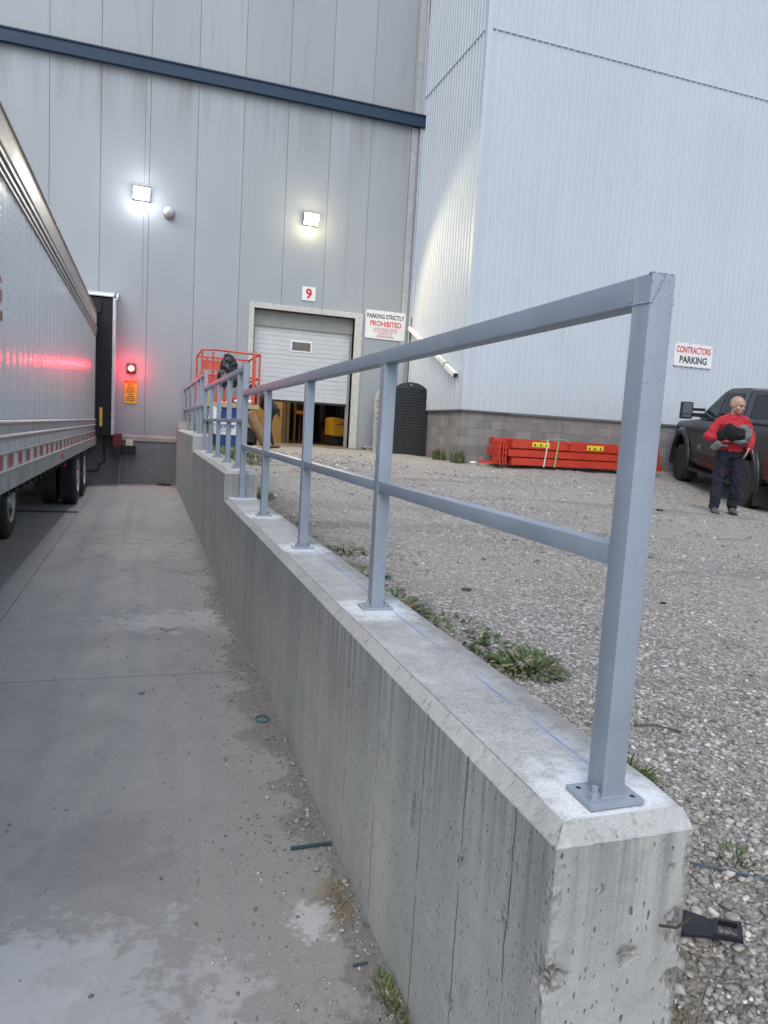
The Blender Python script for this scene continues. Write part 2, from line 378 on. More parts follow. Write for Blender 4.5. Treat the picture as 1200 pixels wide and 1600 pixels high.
    sp = k.vor(p, 38); sc_ = k.xyz(k.vor(p, 38, out='Color')); s1 = k.mr(k.ma('SUBTRACT', k.ma('MULTIPLY', k.mr(sc_[0], .8, 1), .14), sp), 0, .04); hs = k.noise(k.scl(p, 1, 1, 1), 23, 7, .85); base = k.mix(k.mr(hs, .66, .70, 0, .4), base, (.44, .44, .43))
    base = k.mix(k.ma('MULTIPLY', s1, .8), base, k.ramp(sc_[1], [(0, .05), (.55, .10), (.8, .5), (1, .6)]))
    k.col(base); k.ro(k.mr(med, .3, .7, .62, .88))
    k.nor(k.bump(k.ma('ADD', k.ma('ADD', k.ma('MULTIPLY', fine, .5), k.ma('MULTIPLY', dirt, dn)), k.ma('MULTIPLY', j, -1.5)), .005, .6)); return k.m
def gravel_mat():
    k = NM('crushed_gravel', .92); p = k.pos(); x, y, z = k.xyz(p)
    q = k.n('ShaderNodeVectorMath', operation='ADD'); k.put(q.inputs[0], p); nn = k.noise(p, 30, 2, out='Color'); s_ = k.n('ShaderNodeVectorMath', operation='SCALE'); k.put(s_.inputs[0], nn); s_.inputs['Scale'].default_value = .012
    k.put(q.inputs[1], s_.outputs[0]); q = q.outputs[0]
    c1 = k.xyz(k.vor(q, 62, out='Color')); d1 = k.vor(q, 62); c2 = k.xyz(k.vor(q, 105, out='Color')); d2 = k.vor(q, 105)
    st = k.ramp(c1[0], [(0, (.18, .168, .15)), (.35, (.32, .302, .27)), (.7, (.46, .438, .40)), (1, (.68, .66, .62))])
    st2 = k.ramp(c2[1], [(0, (.13, .125, .12)), (.5, (.27, .26, .24)), (1, (.5, .48, .45))])
    base = k.mix(k.mr(c1[1], .45, .5), st, st2); base = k.mix(k.mr(d1, .45, .75, 0, .45), base, (.10, .09, .075))
    dust = k.noise(p, .55, 6, .62); trk = k.noise(k.scl(p, .35, 1.5, 1), .8, 5, .6, .8); fine = k.noise(p, 140, 3)
    base = k.mix(k.ma('MULTIPLY', k.mr(dust, .4, .68, 0, .75), k.mr(fine, .2, .8, .7, 1)), base, (.37, .34, .295))
    base = k.mix(k.mr(trk, .54, .7, 0, .55), base, (.18, .163, .14)); tk2 = k.noise(k.scl(p, .28, 2.6, 1), .55, 5, .65, .5); base = k.mix(k.mr(tk2, .57, .66, 0, .6), base, (.15, .135, .115))
    med = k.noise(p, 3.5, 5, .7); base = k.mix(k.mr(med, .55, .72, 0, .45), base, (.13, .12, .105))
    # bare brown soil along the foot of the wall
    nd = k.noise(p, 3, 5, .7); soil = k.mr(k.ma('SUBTRACT', x, k.ma('MULTIPLY', nd, 1.0)), .5, 1.05, 1, 0, True); soil = k.ma('MULTIPLY', soil, k.mr(y, 8, 13, 1, .3))
    base = k.mix(k.ma('MULTIPLY', soil, .7), base, k.mix(fine, (.07, .058, .043), (.2, .175, .14)))
    k.col(base)
    h = k.ma('ADD', k.ma('MULTIPLY', k.mr(d1, 0, .6, 1, 0), k.mr(c1[1], .3, 1)), k.ma('MULTIPLY', k.mr(d2, 0, .6, 1, 0), .4))
    k.nor(k.bump(h, .014, .9)); return k.m
def stone_mat(name='loose_stone', dark=1.0):
    k = NM(name, .88); at = k.n('ShaderNodeAttribute', attribute_name='tone').outputs['Fac']; f = k.noise(k.pos(), 120, 4, .6)
    c = k.ramp(at, [(0, (.11*dark, .105*dark, .10*dark)), (.3, (.23*dark, .22*dark, .2*dark)), (.6, (.37*dark, .352*dark, .32*dark)), (.85, (.52*dark, .498*dark, .455*dark)), (1, (.74*dark, .72*dark, .68*dark))])
    k.col(k.mix(k.mr(f, .3, .7, 0, .4), c, (.19, .18, .165))); k.nor(k.bump(f, .002)); return k.m
def wall_panel_mat():
    k = NM('grey_insulated_panel', .42); p = k.pos(); x, y, z = k.xyz(p)
    big = k.noise(k.scl(p, .5, .5, .18), 1, 5, .6); st = k.noise(k.scl(p, 3.2, 1, .16), 1, 6, .68); st2 = k.noise(k.scl(p, 11, 1, .35), 1, 5, .7)
    base = k.mix(k.mr(big, .3, .7), (.30, .328, .36), (.36, .388, .42))
    # every panel a little different
    pid = k.ma('FLOOR', k.ma('DIVIDE', k.ma('ADD', x, .02), 1.024)); wn = k.n('ShaderNodeTexWhiteNoise', noise_dimensions='1D'); k.put(wn.inputs['W'], pid)
    base = k.mix(k.mr(wn.outputs[0], 0, 1, 0, .3), base, (.255, .285, .305))
    # runs below the blue band
    dz = k.ma('SUBTRACT', 8.22, z); fall = k.ma('MULTIPLY', k.mr(dz, 0, 1.7, 1, 0, True), k.ma('GREATER_THAN', dz, 0))
    base = k.mix(k.ma('MULTIPLY', k.ma('MULTIPLY', k.mr(st, .45, .66), fall), .55), base, (.20, .20, .20))
    base = k.mix(k.ma('MULTIPLY', k.ma('MULTIPLY', k.mr(st2, .56, .72), k.mr(dz, 0, 3.2, 1, .0)), .35), base, (.16, .16, .165))
    base = k.mix(k.mr(st, .6, .75, 0, .16), base, (.3, .3, .32))
    # grime towards the foot, splashed from the ground, with a ragged upper edge
    foot = k.mr(k.ma('ADD', z, k.ma('MULTIPLY', k.ma('SUBTRACT', st2, .5), 1.2)), .2, 1.0, 1, 0, True); base = k.mix(k.ma('MULTIPLY', foot, .3), base, (.24, .235, .23))
    up = k.ma('GREATER_THAN', z, 8.5); e = k.mr(k.noise(k.scl(p, 1, 1, 1.2), 1.6, 4), .4, .6)
    low = k.ma('MULTIPLY', up, k.mr(k.ma('ADD', z, k.ma('MULTIPLY', e, .3)), 8.5, 9.15, 1, 0, True)); base = k.mix(k.ma('MULTIPLY', low, .25), base, (.36, .34, .31))
    k.col(base); k.ro(k.mr(st, .3, .7, .36, .52)); k.nor(k.bump(k.noise(k.scl(p, 1.3, 1, .8), 1, 2), .02, .25)); return k.m
def clad_mat():
    k = NM('white_profiled_steel', .38); p = k.pos(); x, y, z = k.xyz(p)
    st = k.noise(k.scl(p, 5, 5, .2), 1, 5, .65); big = k.noise(p, .3, 4)
    base = k.mix(k.mr(big, .3, .7), (.475, .53, .60), (.525, .578, .64)); base = k.mix(k.mr(st, .5, .75, 0, .34), base, (.42, .455, .475)); st3 = k.noise(k.scl(p, 24, 24, .45), 1, 5, .7); base = k.mix(k.mr(st3, .6, .74, 0, .3), base, (.40, .42, .43)); k.nor(k.bump(k.noise(k.scl(p, 1.6, 1.6, .9), 1, 3), .03, .35))
    sheet = k.ma('FLOOR', k.ma('DIVIDE', x, .92)); wn = k.n('ShaderNodeTexWhiteNoise', noise_dimensions='1D'); k.put(wn.inputs['W'], sheet); base = k.mix(k.mr(wn.outputs[0], 0, 1, 0, .15), base, (.49, .53, .56))
    low = k.mr(k.ma('ADD', z, k.ma('MULTIPLY', k.ma('SUBTRACT', st, .5), 1.4)), 1.25, 2.1, 1, 0, True); base = k.mix(k.ma('MULTIPLY', low, .25), base, (.42, .40, .37))
    k.col(base); k.ro(k.mr(st, .3, .7, .32, .5)); return k.m
def block_mat():
    k = NM('concrete_block_masonry', .92); p = k.pos(); x, y, z = k.xyz(p)
    u = k.ma('ADD', x, y); cv = k.n('ShaderNodeCombineXYZ'); k.put(cv.inputs[0], k.ma('SUBTRACT', u, .1)); k.put(cv.inputs[1], k.ma('SUBTRACT', z, .12))
    b = k.n('ShaderNodeTexBrick'); k.put(b.inputs['Vector'], cv.outputs[0]); b.offset = .5
    b.inputs['Scale'].default_value = 1; b.inputs['Brick Width'].default_value = .39; b.inputs['Row Height'].default_value = .19; b.inputs['Mortar Size'].default_value = .006; b.inputs['Mortar Smooth'].default_value = .3
    b.inputs['Bias'].default_value = 0
    for i, c in enumerate(((.20, .19, .185), (.31, .295, .28), (.26, .255, .25))): b.inputs[1+i].default_value = (*c, 1)
    n1 = k.noise(p, 1.2, 6, .7); n2 = k.noise(p, 60, 4, .6); dr = k.noise(k.scl(p, 5, 5, .6), 1, 5, .7)
    base = k.mix(k.mr(n1, .35, .7, 0, .5), b.outputs[0], (.17, .155, .145)); base = k.mix(k.mr(dr, .5, .72, 0, .5), base, (.12, .115, .11))
    eff = k.noise(p, 2.6, 5, .75); base = k.mix(k.mr(eff, .6, .74, 0, .45), base, (.42, .41, .4)); base = k.mix(k.mr(n2, .3, .7, 0, .25), base, (.14, .14, .14))
    k.col(base); k.nor(k.bump(k.ma('ADD', k.ma('MULTIPLY', b.outputs['Fac'], -1), k.ma('MULTIPLY', n2, .35)), .008)); return k.m
def trailer_side_mat():
    k = NM('white_trailer_sheet', .24, 0, .6); p = k.pos(); x, y, z = k.xyz(p)
    st = k.noise(k.scl(p, 1, 3, .3), 1, 6, .65); st2 = k.noise(k.scl(p, 1, 16, .5), 1, 5, .7)
    base = k.mix(k.mr(st, .3, .7), (.62, .66, .70), (.70, .73, .76)); base = k.mix(k.mr(st2, .58, .8, 0, .25), base, (.36, .36, .37))
    low = k.mr(z, .1, .9, .5, 0); base = k.mix(k.ma('MULTIPLY', low, k.mr(st2, .3, .6)), base, (.33, .31, .29))
    yy = k.ma('ABSOLUTE', k.ma('SUBTRACT', k.ma('FRACT', k.ma('DIVIDE', y, .30)), .5)); zz = k.ma('ABSOLUTE', k.ma('SUBTRACT', k.ma('FRACT', k.ma('DIVIDE', z, .056)), .5))
    dy = k.ma('MULTIPLY', yy, .30); dz = k.ma('MULTIPLY', zz, .056); d = k.ma('SQRT', k.ma('ADD', k.ma('MULTIPLY', dy, dy), k.ma('MULTIPLY', dz, dz)))
    rv = k.ma('MULTIPLY', k.mr(d, .008, .013, 1, 0, True), k.ma('GREATER_THAN', z, .66))
    seam = k.mr(k.ma('MULTIPLY', k.ma('ABSOLUTE', k.ma('SUBTRACT', k.ma('FRACT', k.ma('DIVIDE', k.ma('ADD', y, .35), 1.2)), .5)), 1.2), .003, .006, 1, 0)
    base = k.mix(k.ma('MULTIPLY', rv, .75), base, (.2, .2, .21)); base = k.mix(k.ma('MULTIPLY', seam, .55), base, (.17, .17, .18))
    k.col(base); k.ro(k.mr(st2, .3, .7, .13, .24))
    wav = k.noise(k.scl(p, 1, 2.6, .25), 1, 2); rip = k.ma('MULTIPLY', k.ma('SINE', k.ma('MULTIPLY', y, 2*PI/.3)), .5)
    k.nor(k.bump(k.ma('ADD', k.ma('ADD', k.ma('MULTIPLY', wav, 1.2), k.ma('MULTIPLY', rip, .45)), k.ma('ADD', k.ma('MULTIPLY', rv, .3), k.ma('MULTIPLY', seam, -.3))), .008, .8)); return k.m
def rail_mat():
    k = NM('grey_railing_paint', .40, 0, .5); p = k.ob()
    f = k.noise(p, 9, 5, .6); g = k.noise(k.scl(p, 1, 1, .3), 70, 3, .6); l = k.noise(p, 1.2, 3)
    c = k.mix(k.mr(f, .3, .7), (.255, .30, .36), (.30, .35, .415)); c = k.mix(k.mr(g, .6, .75, 0, .2), c, (.4, .45, .52))
    dp = k.vor(p, 18); dc = k.xyz(k.vor(p, 18, out='Color'))[0]; dr = k.mr(k.ma('SUBTRACT', k.ma('MULTIPLY', k.mr(dc, .82, 1), .12), dp), 0, .03)
    sf = k.noise(k.scl(p, 1, 1, .5), 26, 6, .8); c = k.mix(k.mr(sf, .66, .72, 0, .55), c, (.47, .49, .50)); rs = k.noise(p, 14, 6, .8); c = k.mix(k.mr(rs, .73, .76, 0, .6), c, (.20, .12, .08)); l2 = k.noise(k.scl(p, 1, 1, .25), 5, 4); c = k.mix(k.mr(l2, .45, .65, 0, .22), c, (.20, .23, .27))
    k.col(c); k.ro(k.mr(f, .3, .7, .33, .5))
    k.nor(k.bump(k.ma('ADD', k.ma('ADD', k.ma('MULTIPLY', g, .35), k.ma('MULTIPLY', l, .3)), k.ma('MULTIPLY', dr, 2.0)), .0022, .7)); return k.m
def tape_mat():
    k = NM('red_and_white_marking_tape', .3); y = k.xyz(k.pos())[1]
    f = k.ma('FRACT', k.ma('DIVIDE', y, .46)); rd = k.ma('LESS_THAN', f, .5); gap = k.ma('LESS_THAN', k.ma('FRACT', k.ma('DIVIDE', y, .92)), .93)
    g = k.noise(k.pos(), 14, 4, .7); c = k.mix(rd, (.62, .64, .65), (.36, .03, .035)); c = k.mix(k.ma('SUBTRACT', 1.0, gap), c, (.3, .28, .27)); c = k.mix(k.mr(g, .5, .7, 0, .5), c, (.22, .2, .19)); k.col(c); return k.m

M_WALL = concrete_wall(); M_TOP = concrete_top(); M_FLOOR = concrete_floor(); M_GRAVEL = gravel_mat(); M_STONE = stone_mat()
M_PANEL = wall_panel_mat(); M_CLAD = clad_mat(); M_BLOCK = block_mat(); M_TSIDE = trailer_side_mat(); M_RAIL = rail_mat(); M_TAPE = tape_mat()
M_BLUE = paint('navy_blue_trim', (.006, .033, .072), .55, var=.15)
M_GTRIM = paint('grey_trim', (.40, .415, .44), .45, dirt=((.2, .2, .2), .3))
M_DARKGAP = paint('dark_joint_sealant', (.23, .245, .255), .8)
M_ALU = paint('weathered_aluminium', (.38, .38, .385), .48, .4, var=.18, sc_=3, dirt=((.16, .14, .13), .5))
M_ALU2 = paint('dull_aluminium_rail', (.33, .325, .32), .5, .35, var=.2, sc_=3, dirt=((.14, .12, .11), .55))
M_BLACK = paint('black_rubber', (.018, .018, .02), .75, var=.3)
M_TYRE = paint('tyre_rubber', (.022, .022, .024), .8, var=.3, sc_=12, dirt=((.09, .085, .08), .5))
M_UNDER = paint('dark_undercarriage_steel', (.015, .015, .017), .8, var=.3)
M_STEEL = paint('galvanised_steel', (.45, .46, .47), .42, .8)
M_WHITE = paint('white_sign_enamel', (.74, .75, .76), .4, var=.05)
M_RED = paint('red_sign_ink', (.55, .03, .035), .5)
M_REDF = paint('faded_red_ink', (.5, .16, .17), .6)
M_INK = paint('black_sign_ink', (.02, .022, .025), .5)
M_YEL = paint('yellow_sign', (.72, .42, .03), .5, var=.08)
M_DOORW = paint('white_overhead_door', (.52, .55, .57), .4, var=.06, sc_=2, dirt=((.36, .36, .36), .35))
M_FRAME = paint('off_white_door_frame', (.50, .51, .48), .5, var=.08, dirt=((.2, .19, .17), .55))
M_GLASSD = paint('dim_window_glass', (.11, .105, .10), .15, var=.3)
M_BEAM = paint('red_primer_steel', (.50, .045, .022), .42, var=.14, dirt=((.2, .03, .02), .45))
M_LIFT = paint('orange_red_lift_paint', (.55, .075, .04), .5, var=.2, dirt=((.3, .2, .18), .6))
M_WOOD = paint('weathered_wood', (.34, .26, .17), .8, var=.3, sc_=12)
M_CARD = paint('brown_cardboard', (.30, .18, .09), .8, var=.15)
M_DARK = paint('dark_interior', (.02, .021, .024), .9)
M_TRUCK = paint('charcoal_truck_paint', (.032, .032, .037), .22, .35, var=.08, spec=.6)
M_TPLAS = paint('black_truck_plastic', (.012, .012, .014), .5)
M_PLASTB = paint('black_ribbed_plastic', (.010, .013, .018), .38, var=.2)
M_GREYP = paint('grey_ribbed_plastic', (.36, .36, .34), .6, var=.2)

# ------------------------------------------------------------------ setting: ground, dock floor, gravel yard
bm = bmesh.new(); g = 300
v = [bm.verts.new(c) for c in ((-g, -g, -1.25), (g, -g, -1.25), (g, g, -1.25), (-g, g, -1.25))]; bm.faces.new(v)
tag(obj('ground', bm, M_GRAVEL), kind='structure')
bm = bmesh.new(); add_box(bm, -14, WX0+.1, -8, YB+.3, FLOOR-.3, FLOOR)
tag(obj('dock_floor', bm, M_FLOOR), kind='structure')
def steps(a, b, s0, gr, mx):
    o = [a]; s = s0
    while o[-1] < b: o.append(o[-1]+s); s = min(mx, s*gr)
    o[-1] = b; return o
xs = steps(.985, 45, .03, 1.012, 1.2)
ys = [-40, -30, -20, -12, -8, -5, -3, -1.5, -.5] + steps(.1, 17.55, .035, 1.010, .2)
V = [(x, y, gh(x, y)) for y in ys for x in xs]; nx = len(xs)
Fa = [(j*nx+i, j*nx+i+1, (j+1)*nx+i+1, (j+1)*nx+i) for j in range(len(ys)-1) for i in range(nx-1)]
o = obj('gravel_yard', np_mesh('gravel_yard', V, Fa), M_GRAVEL, smooth=True); tag(o, kind='structure')

# loose stones: one uncountable mass
def ico():
    b = bmesh.new(); bmesh.ops.create_icosphere(b, subdivisions=1, radius=1); b.verts.ensure_lookup_table()
    V_ = np.array([v_.co for v_ in b.verts]); F_ = np.array([[q.index for q in f.verts] for f in b.faces]); b.free(); return V_, F_
ICV, ICF = ico()
def in_view(x, y, z, mar=90):
    d = Vector((x, y, z-CAM_Z)); q = d.dot(fwd)
    if q < .1: return False
    px = 600+F*d.dot(r2)/q; py = 800-F*d.dot(u2)/q
    return -mar < px < 1200+mar and -mar < py < 1600+mar
def stones(name, pts, mat):
    n = len(pts); P = np.array([(p[0], p[1], p[2]) for p in pts]); r = np.array([p[3] for p in pts]); tone = np.array([p[4] for p in pts])
    K = 6; var = []
    for k_ in range(K):
        d = 1+.42*rng.standard_normal(len(ICV)); var.append(ICV*np.clip(d, .45, 1.6)[:, None])
    var = np.array(var)[rng.integers(0, K, n)]
    s = np.stack([rng.uniform(.75, 1.3, n), rng.uniform(.6, 1.0, n), rng.uniform(.4, .75, n)], 1)
    var = var*s[:, None, :]*r[:, None, None]
    a = rng.uniform(0, 2*PI, n); t = rng.normal(0, .35, n); ca, sa = np.cos(a), np.sin(a); ct, st_ = np.cos(t), np.sin(t)
    x, y, z = var[..., 0], var[..., 1], var[..., 2]
    y, z = y*ct[:, None]-z*st_[:, None], y*st_[:, None]+z*ct[:, None]
    x, y = x*ca[:, None]-y*sa[:, None], x*sa[:, None]+y*ca[:, None]
    V_ = np.stack([x, y, z], -1)+P[:, None, :]; nv = len(ICV)
    F_ = (ICF[None]+(np.arange(n)*nv)[:, None, None]).reshape(-1, 3)
    return obj(name, np_mesh(name, V_.reshape(-1, 3), F_, np.repeat(tone, nv)), mat)
pts = []
TRK = lambda x, y: noise.noise(Vector((x*.22, y*1.1, 3.3)))
def scatter(x0, x1, y0, y1, dens, rmin, rmax, patchy=.5):
    for _ in range(int((x1-x0)*(y1-y0)*dens)):
        x = random.uniform(x0, x1); y = random.uniform(y0, y1)
        if y > 1.7 and x < 1.12+.38*noise.noise(Vector((1, y*1.9, 0)))+.12 and random.random() < .72: continue      # bare soil along the wall
        if y > YC-.02 and x > XS-.03: continue
        if patchy and 1.3*noise.noise(Vector((x*.9, y*.55, 5)))+.45 < random.random()*patchy*1.6: continue
        if y > 3 and TRK(x, y) > .18 and random.random() < .8: continue      # wheel-packed strips hold fewer stones
        z = ground0(x, y)
        if not in_view(x, y, z): continue
        r = rmin+(rmax-rmin)*random.random()**2.4
        pts.append((x, y, gh(x, y)+r*.15, r, min(1, max(0, random.gauss(.52, .25)))))
scatter(1.01, 2.6, .9, 2.2, 7000, .003, .012)
scatter(1.03, 1.9, .6, 1.6, 3000, .004, .011, 0)
scatter(1.03, 1.85, .6, 1.5, 1100, .009, .020, 0)
scatter(1.01, 4.2, 2.0, 4.0, 5200, .0035, .010, .85)
scatter(1.01, 6.5, 4.0, 7.0, 1900, .004, .0115, 1.1)
scatter(1.05, 11, 7.0, 10.5, 420, .009, .021, .9)
scatter(1.1, 14, 10.5, 14.1, 260, .010, .028, .9)
scatter(6.5, 12.5, 13.6, 14.14, 900, .012, .035, .3)
for _ in range(900):
    x = random.uniform(1.1, 10); y = random.uniform(1.8, 12); 
    if in_view(x, y, 0): r_ = random.uniform(.012, .026); pts.append((x, y, gh(x, y)+r_*.1, r_*(.6 if y < 4 else 1), random.random()))
tag(stones('gravel', pts, M_STONE), kind='stuff')
# grit and crumbs swept against the foot of the wall on the dock floor
pts = []
for _ in range(9000):
    y = 1.1+9*random.random()**1.6; dd = abs(random.gauss(0, .22)) if random.random() < .8 else random.uniform(0, 1.5)
    x = WX0-.005-dd
    wv = noise.noise(Vector((x*1.8, y*1.8, 9)))
    if random.random() > .55+wv*1.3 and dd > .08: continue
    if not in_view(x, y, FLOOR, 20): continue
    r = .0015+.0065*random.random()**4; pts.append((x, y, FLOOR+r*.3, r, min(1, max(0, random.gauss(.4, .22)))))
for _ in range(26): pts.append((WX0-abs(random.gauss(.02, .16)), random.uniform(1.4, 3.4), FLOOR+.005, random.uniform(.008, .016), random.uniform(.3, .7)))
tag(stones('grit', pts, M_STONE), kind='stuff')

# ------------------------------------------------------------------ retaining wall
rw = thing('retaining_wall', 'stepped cast concrete retaining wall with chamfered top running back to the loading dock', 'retaining wall', (.85, 1.01, FLOOR))
CH = .032
CHIPS = [(.7, 1.025, -.30, .034, .014), (.715, 1.01, -.285, .034, .014), (.875, 1.01, -.262, .024, .010), (.995, 1.01, -.235, .045, .018), (1.0, 1.01, -.34, .035, .02), (.955, 1.01, -.10, .012, .006), (.80, 1.01, -.12, .008, .004),
         (.7, 1.676, -.305, .018, .008), (.7, 1.665, -.345, .018, .008), (.7, 1.67, -.27, .014, .007), (.7, 1.372, -.268, .014, .010), (.7, 1.175, -.258, .013, .009), (.7, 1.165, -.275, .013, .008),
         (.7, 1.38, -.63, .02, .01), (.7, 2.33, -.21, .012, .007), (.7, 2.0, -.45, .012, .007), (.7, 3.2, -.3, .012, .007), (.7, 2.79, -.12, .012, .007), (.7, 4.1, -.25, .014, .007)]
def chipd(x, y, z):
    t = 0; d_ = 0
    for cx, cy, cz, r, dep in CHIPS:
        q = math.sqrt((x-cx)**2+(y-cy)**2+(z-cz)**2)/r
        if q > 2: continue
        q += .45*fbm(x, y, z, 4, 30)
        if q < 1: t = max(t, min(1, (1-q)*2.5)); d_ = max(d_, dep*min(1, (1-q)*1.6)*(.75+.5*fbm(x, y, z, 4, 55)))
    return t, d_
def wall_body(Y0, Y1, ztop, zbot, dy, dz, detail):
    """left face, chamfers, near end face, back face"""
    V_, F_, T_ = [], [], []
    def grid(P, nu, nv, flip=False):
        b = len(V_)
        for j in range(nv+1):
            for i in range(nu+1):
                x, y, z, t = P(i/nu, j/nv); V_.append((x, y, z)); T_.append(t)
        for j in range(nv):
            for i in range(nu):
                a = b+j*(nu+1)+i; q = (a, a+1, a+nu+2, a+nu+1); F_.append(q[::-1] if flip else q)
    zc = ztop-CH; L = Y1-Y0
    def rough(x, y, z, n_):
        if not detail: return (x, y, z, 0)
        t, dd = chipd(x, y, z)
        e = 0
        # honeycombed right-hand corner of the end face
        if n_[1] < 0 or x > WX1-.03:
            ex = max(0, 1-(WX1+.006-x)/(.022+.022*fbm(z, 1, 2, 3, 6)))
            if ex > 0: t = max(t, min(.7, ex*1.1)); e = ex
        # ragged strip on the near left arris
        if x < WX0+.02 and y < Y0+.02 and z < -.05: t = max(t, max(0, .30+.9*fbm(z, 0, 0, 3, 14))*.8); dd = max(dd, .004*abs(fbm(x, y, z, 3, 60)))
        j = .0012*fbm(x, y, z, 3, 25)
        k_ = dd+j+abs(fbm(x, y, z, 3, 45))*.010*e
        return (x-n_[0]*k_, y-n_[1]*k_, z, t)
    nv = int((zc-zbot)/dz); nu = int(L/dy)
    yy = (lambda u: Y0+L*(u**1.8 if detail else u))
    grid(lambda u, w_: rough(WX0, yy(u), zbot+(zc-zbot)*w_, (-1, 0, 0)), nu, nv, True)
    nu2 = int(.3/(.004 if detail else .1))
    nvx = nv*(4 if detail else 1)
    grid(lambda u, w_: rough(WX0+(WX1-WX0)*u, Y0, zbot+(zc-zbot)*w_, (0, -1, 0)), nu2, nvx)
    def cham(u, w_):
        y = yy(u); j = (.0035*fbm(y, 0, 0, 3, 22) if detail else 0)*math.sin(w_*PI)
        y0 = max(y, Y0+CH*w_)
        return (WX0+CH*w_+j, y0, zc+CH*w_-j-(abs(fbm(y, 5, 1, 4, 30))*.004 if detail else 0)*(1-w_), 0)
    grid(cham, nu, 4, True)
    def cham2(u, w_):
        a = WX0+CH*w_; bx = WX1
        x = a+(bx-a)*u; cut = max(0, (x-(WX1-.03))/.03)*.004*w_
        return (x-cut*.5, Y0+CH*w_+(.002*fbm(x, 0, 0, 3, 40) if detail else 0), zc+CH*w_-cut, 0)
    grid(cham2, nu2, 4)
    grid(lambda u, w_: (WX1+(.004*fbm(1, yy(u), w_, 3, 12)-.004 if detail else 0), max(yy(u), Y0+(CH+.004)*(1 if zbot+(ztop-zbot)*w_ > zc-.02 else 0)), zbot+(ztop-zbot)*w_, .25 if detail else 0), nu, max(2, nv//3))
    return V_, F_, T_
secs = [(1.01, 6.66, 0.0, -1.3, True), (6.66, 11.45, .25, -1.3, False), (11.45, 17.6, .48, -1.3, False)]
for i, (y0, y1, zt, zb, det) in enumerate(secs):
    Vw, Fw, Tw = wall_body(y0, y1, zt, zb, .03 if det else .3, .02 if det else .1, det)
    s_ = obj('wall_section', np_mesh('wall_section', Vw, Fw, Tw), M_WALL, rw, smooth=True)
    bm = bmesh.new()
    nb = int((y1-y0)/.1)
    vs = []
    for j in range(nb+1):
        y = y0+CH+(y1-y0-CH)*j/nb
        vs.append([bm.verts.new((WX0+CH+(WX1-.004*abs(fbm(y, 1, 1, 3, 9))-WX0-CH)*u/6-(.006 if (u == 6 and j == 0) else 0), y, zt+.0015-(.004 if j == 0 else 0))) for u in range(7)])
    for a, b in zip(vs, vs[1:]):
        for u in range(6): bm.faces.new((a[u], a[u+1], b[u+1], b[u]))
    obj('wall_top', bm, M_TOP, s_)
# rebar stub at the broken corner
bm = bmesh.new(); add_tube(bm, [(.93, .995, -.205), (.965, .99, -.212), (1.006, 1.0, -.207)], .0028); obj('reinforcing_bar', bm, paint('rusty_steel', (.055, .035, .025), .85), rw)

# ------------------------------------------------------------------ railings
def base_plate(root, y, z, s=.06, long=True):
    bm = bmesh.new(); add_box(bm, .86-s, .86+s, y-s*.72, y+s*.72, z+.002, z+.012, bev=.0015); pl = obj('base_plate', bm, M_RAIL, root)
    bm = bmesh.new()
    for dx, dy in ((s*.72, -s*.45), (-s*.72, s*.42)):
        add_cyl(bm, (.86+dx, y+dy, z+.011), (.86+dx, y+dy, z+.0124), .0052, n=16)
    obj('bolt_hole', bm, M_BLACK, pl)
    for dx, dy in ((-s*.66, -s*.36), (s*.62, s*.42)):
        bm = bmesh.new()
        add_cyl(bm, (.86+dx, y+dy, z+.012), (.86+dx, y+dy, z+.0145), .0150, n=20); add_cyl(bm, (.86+dx, y+dy, z+.0145), (.86+dx, y+dy, z+.025), .0115, n=6)
        add_cyl(bm, (.86+dx, y+dy, z+.025), (.86+dx, y+dy, z+.038), .0065, n=12); obj('anchor_bolt', bm, M_RAIL, pl)
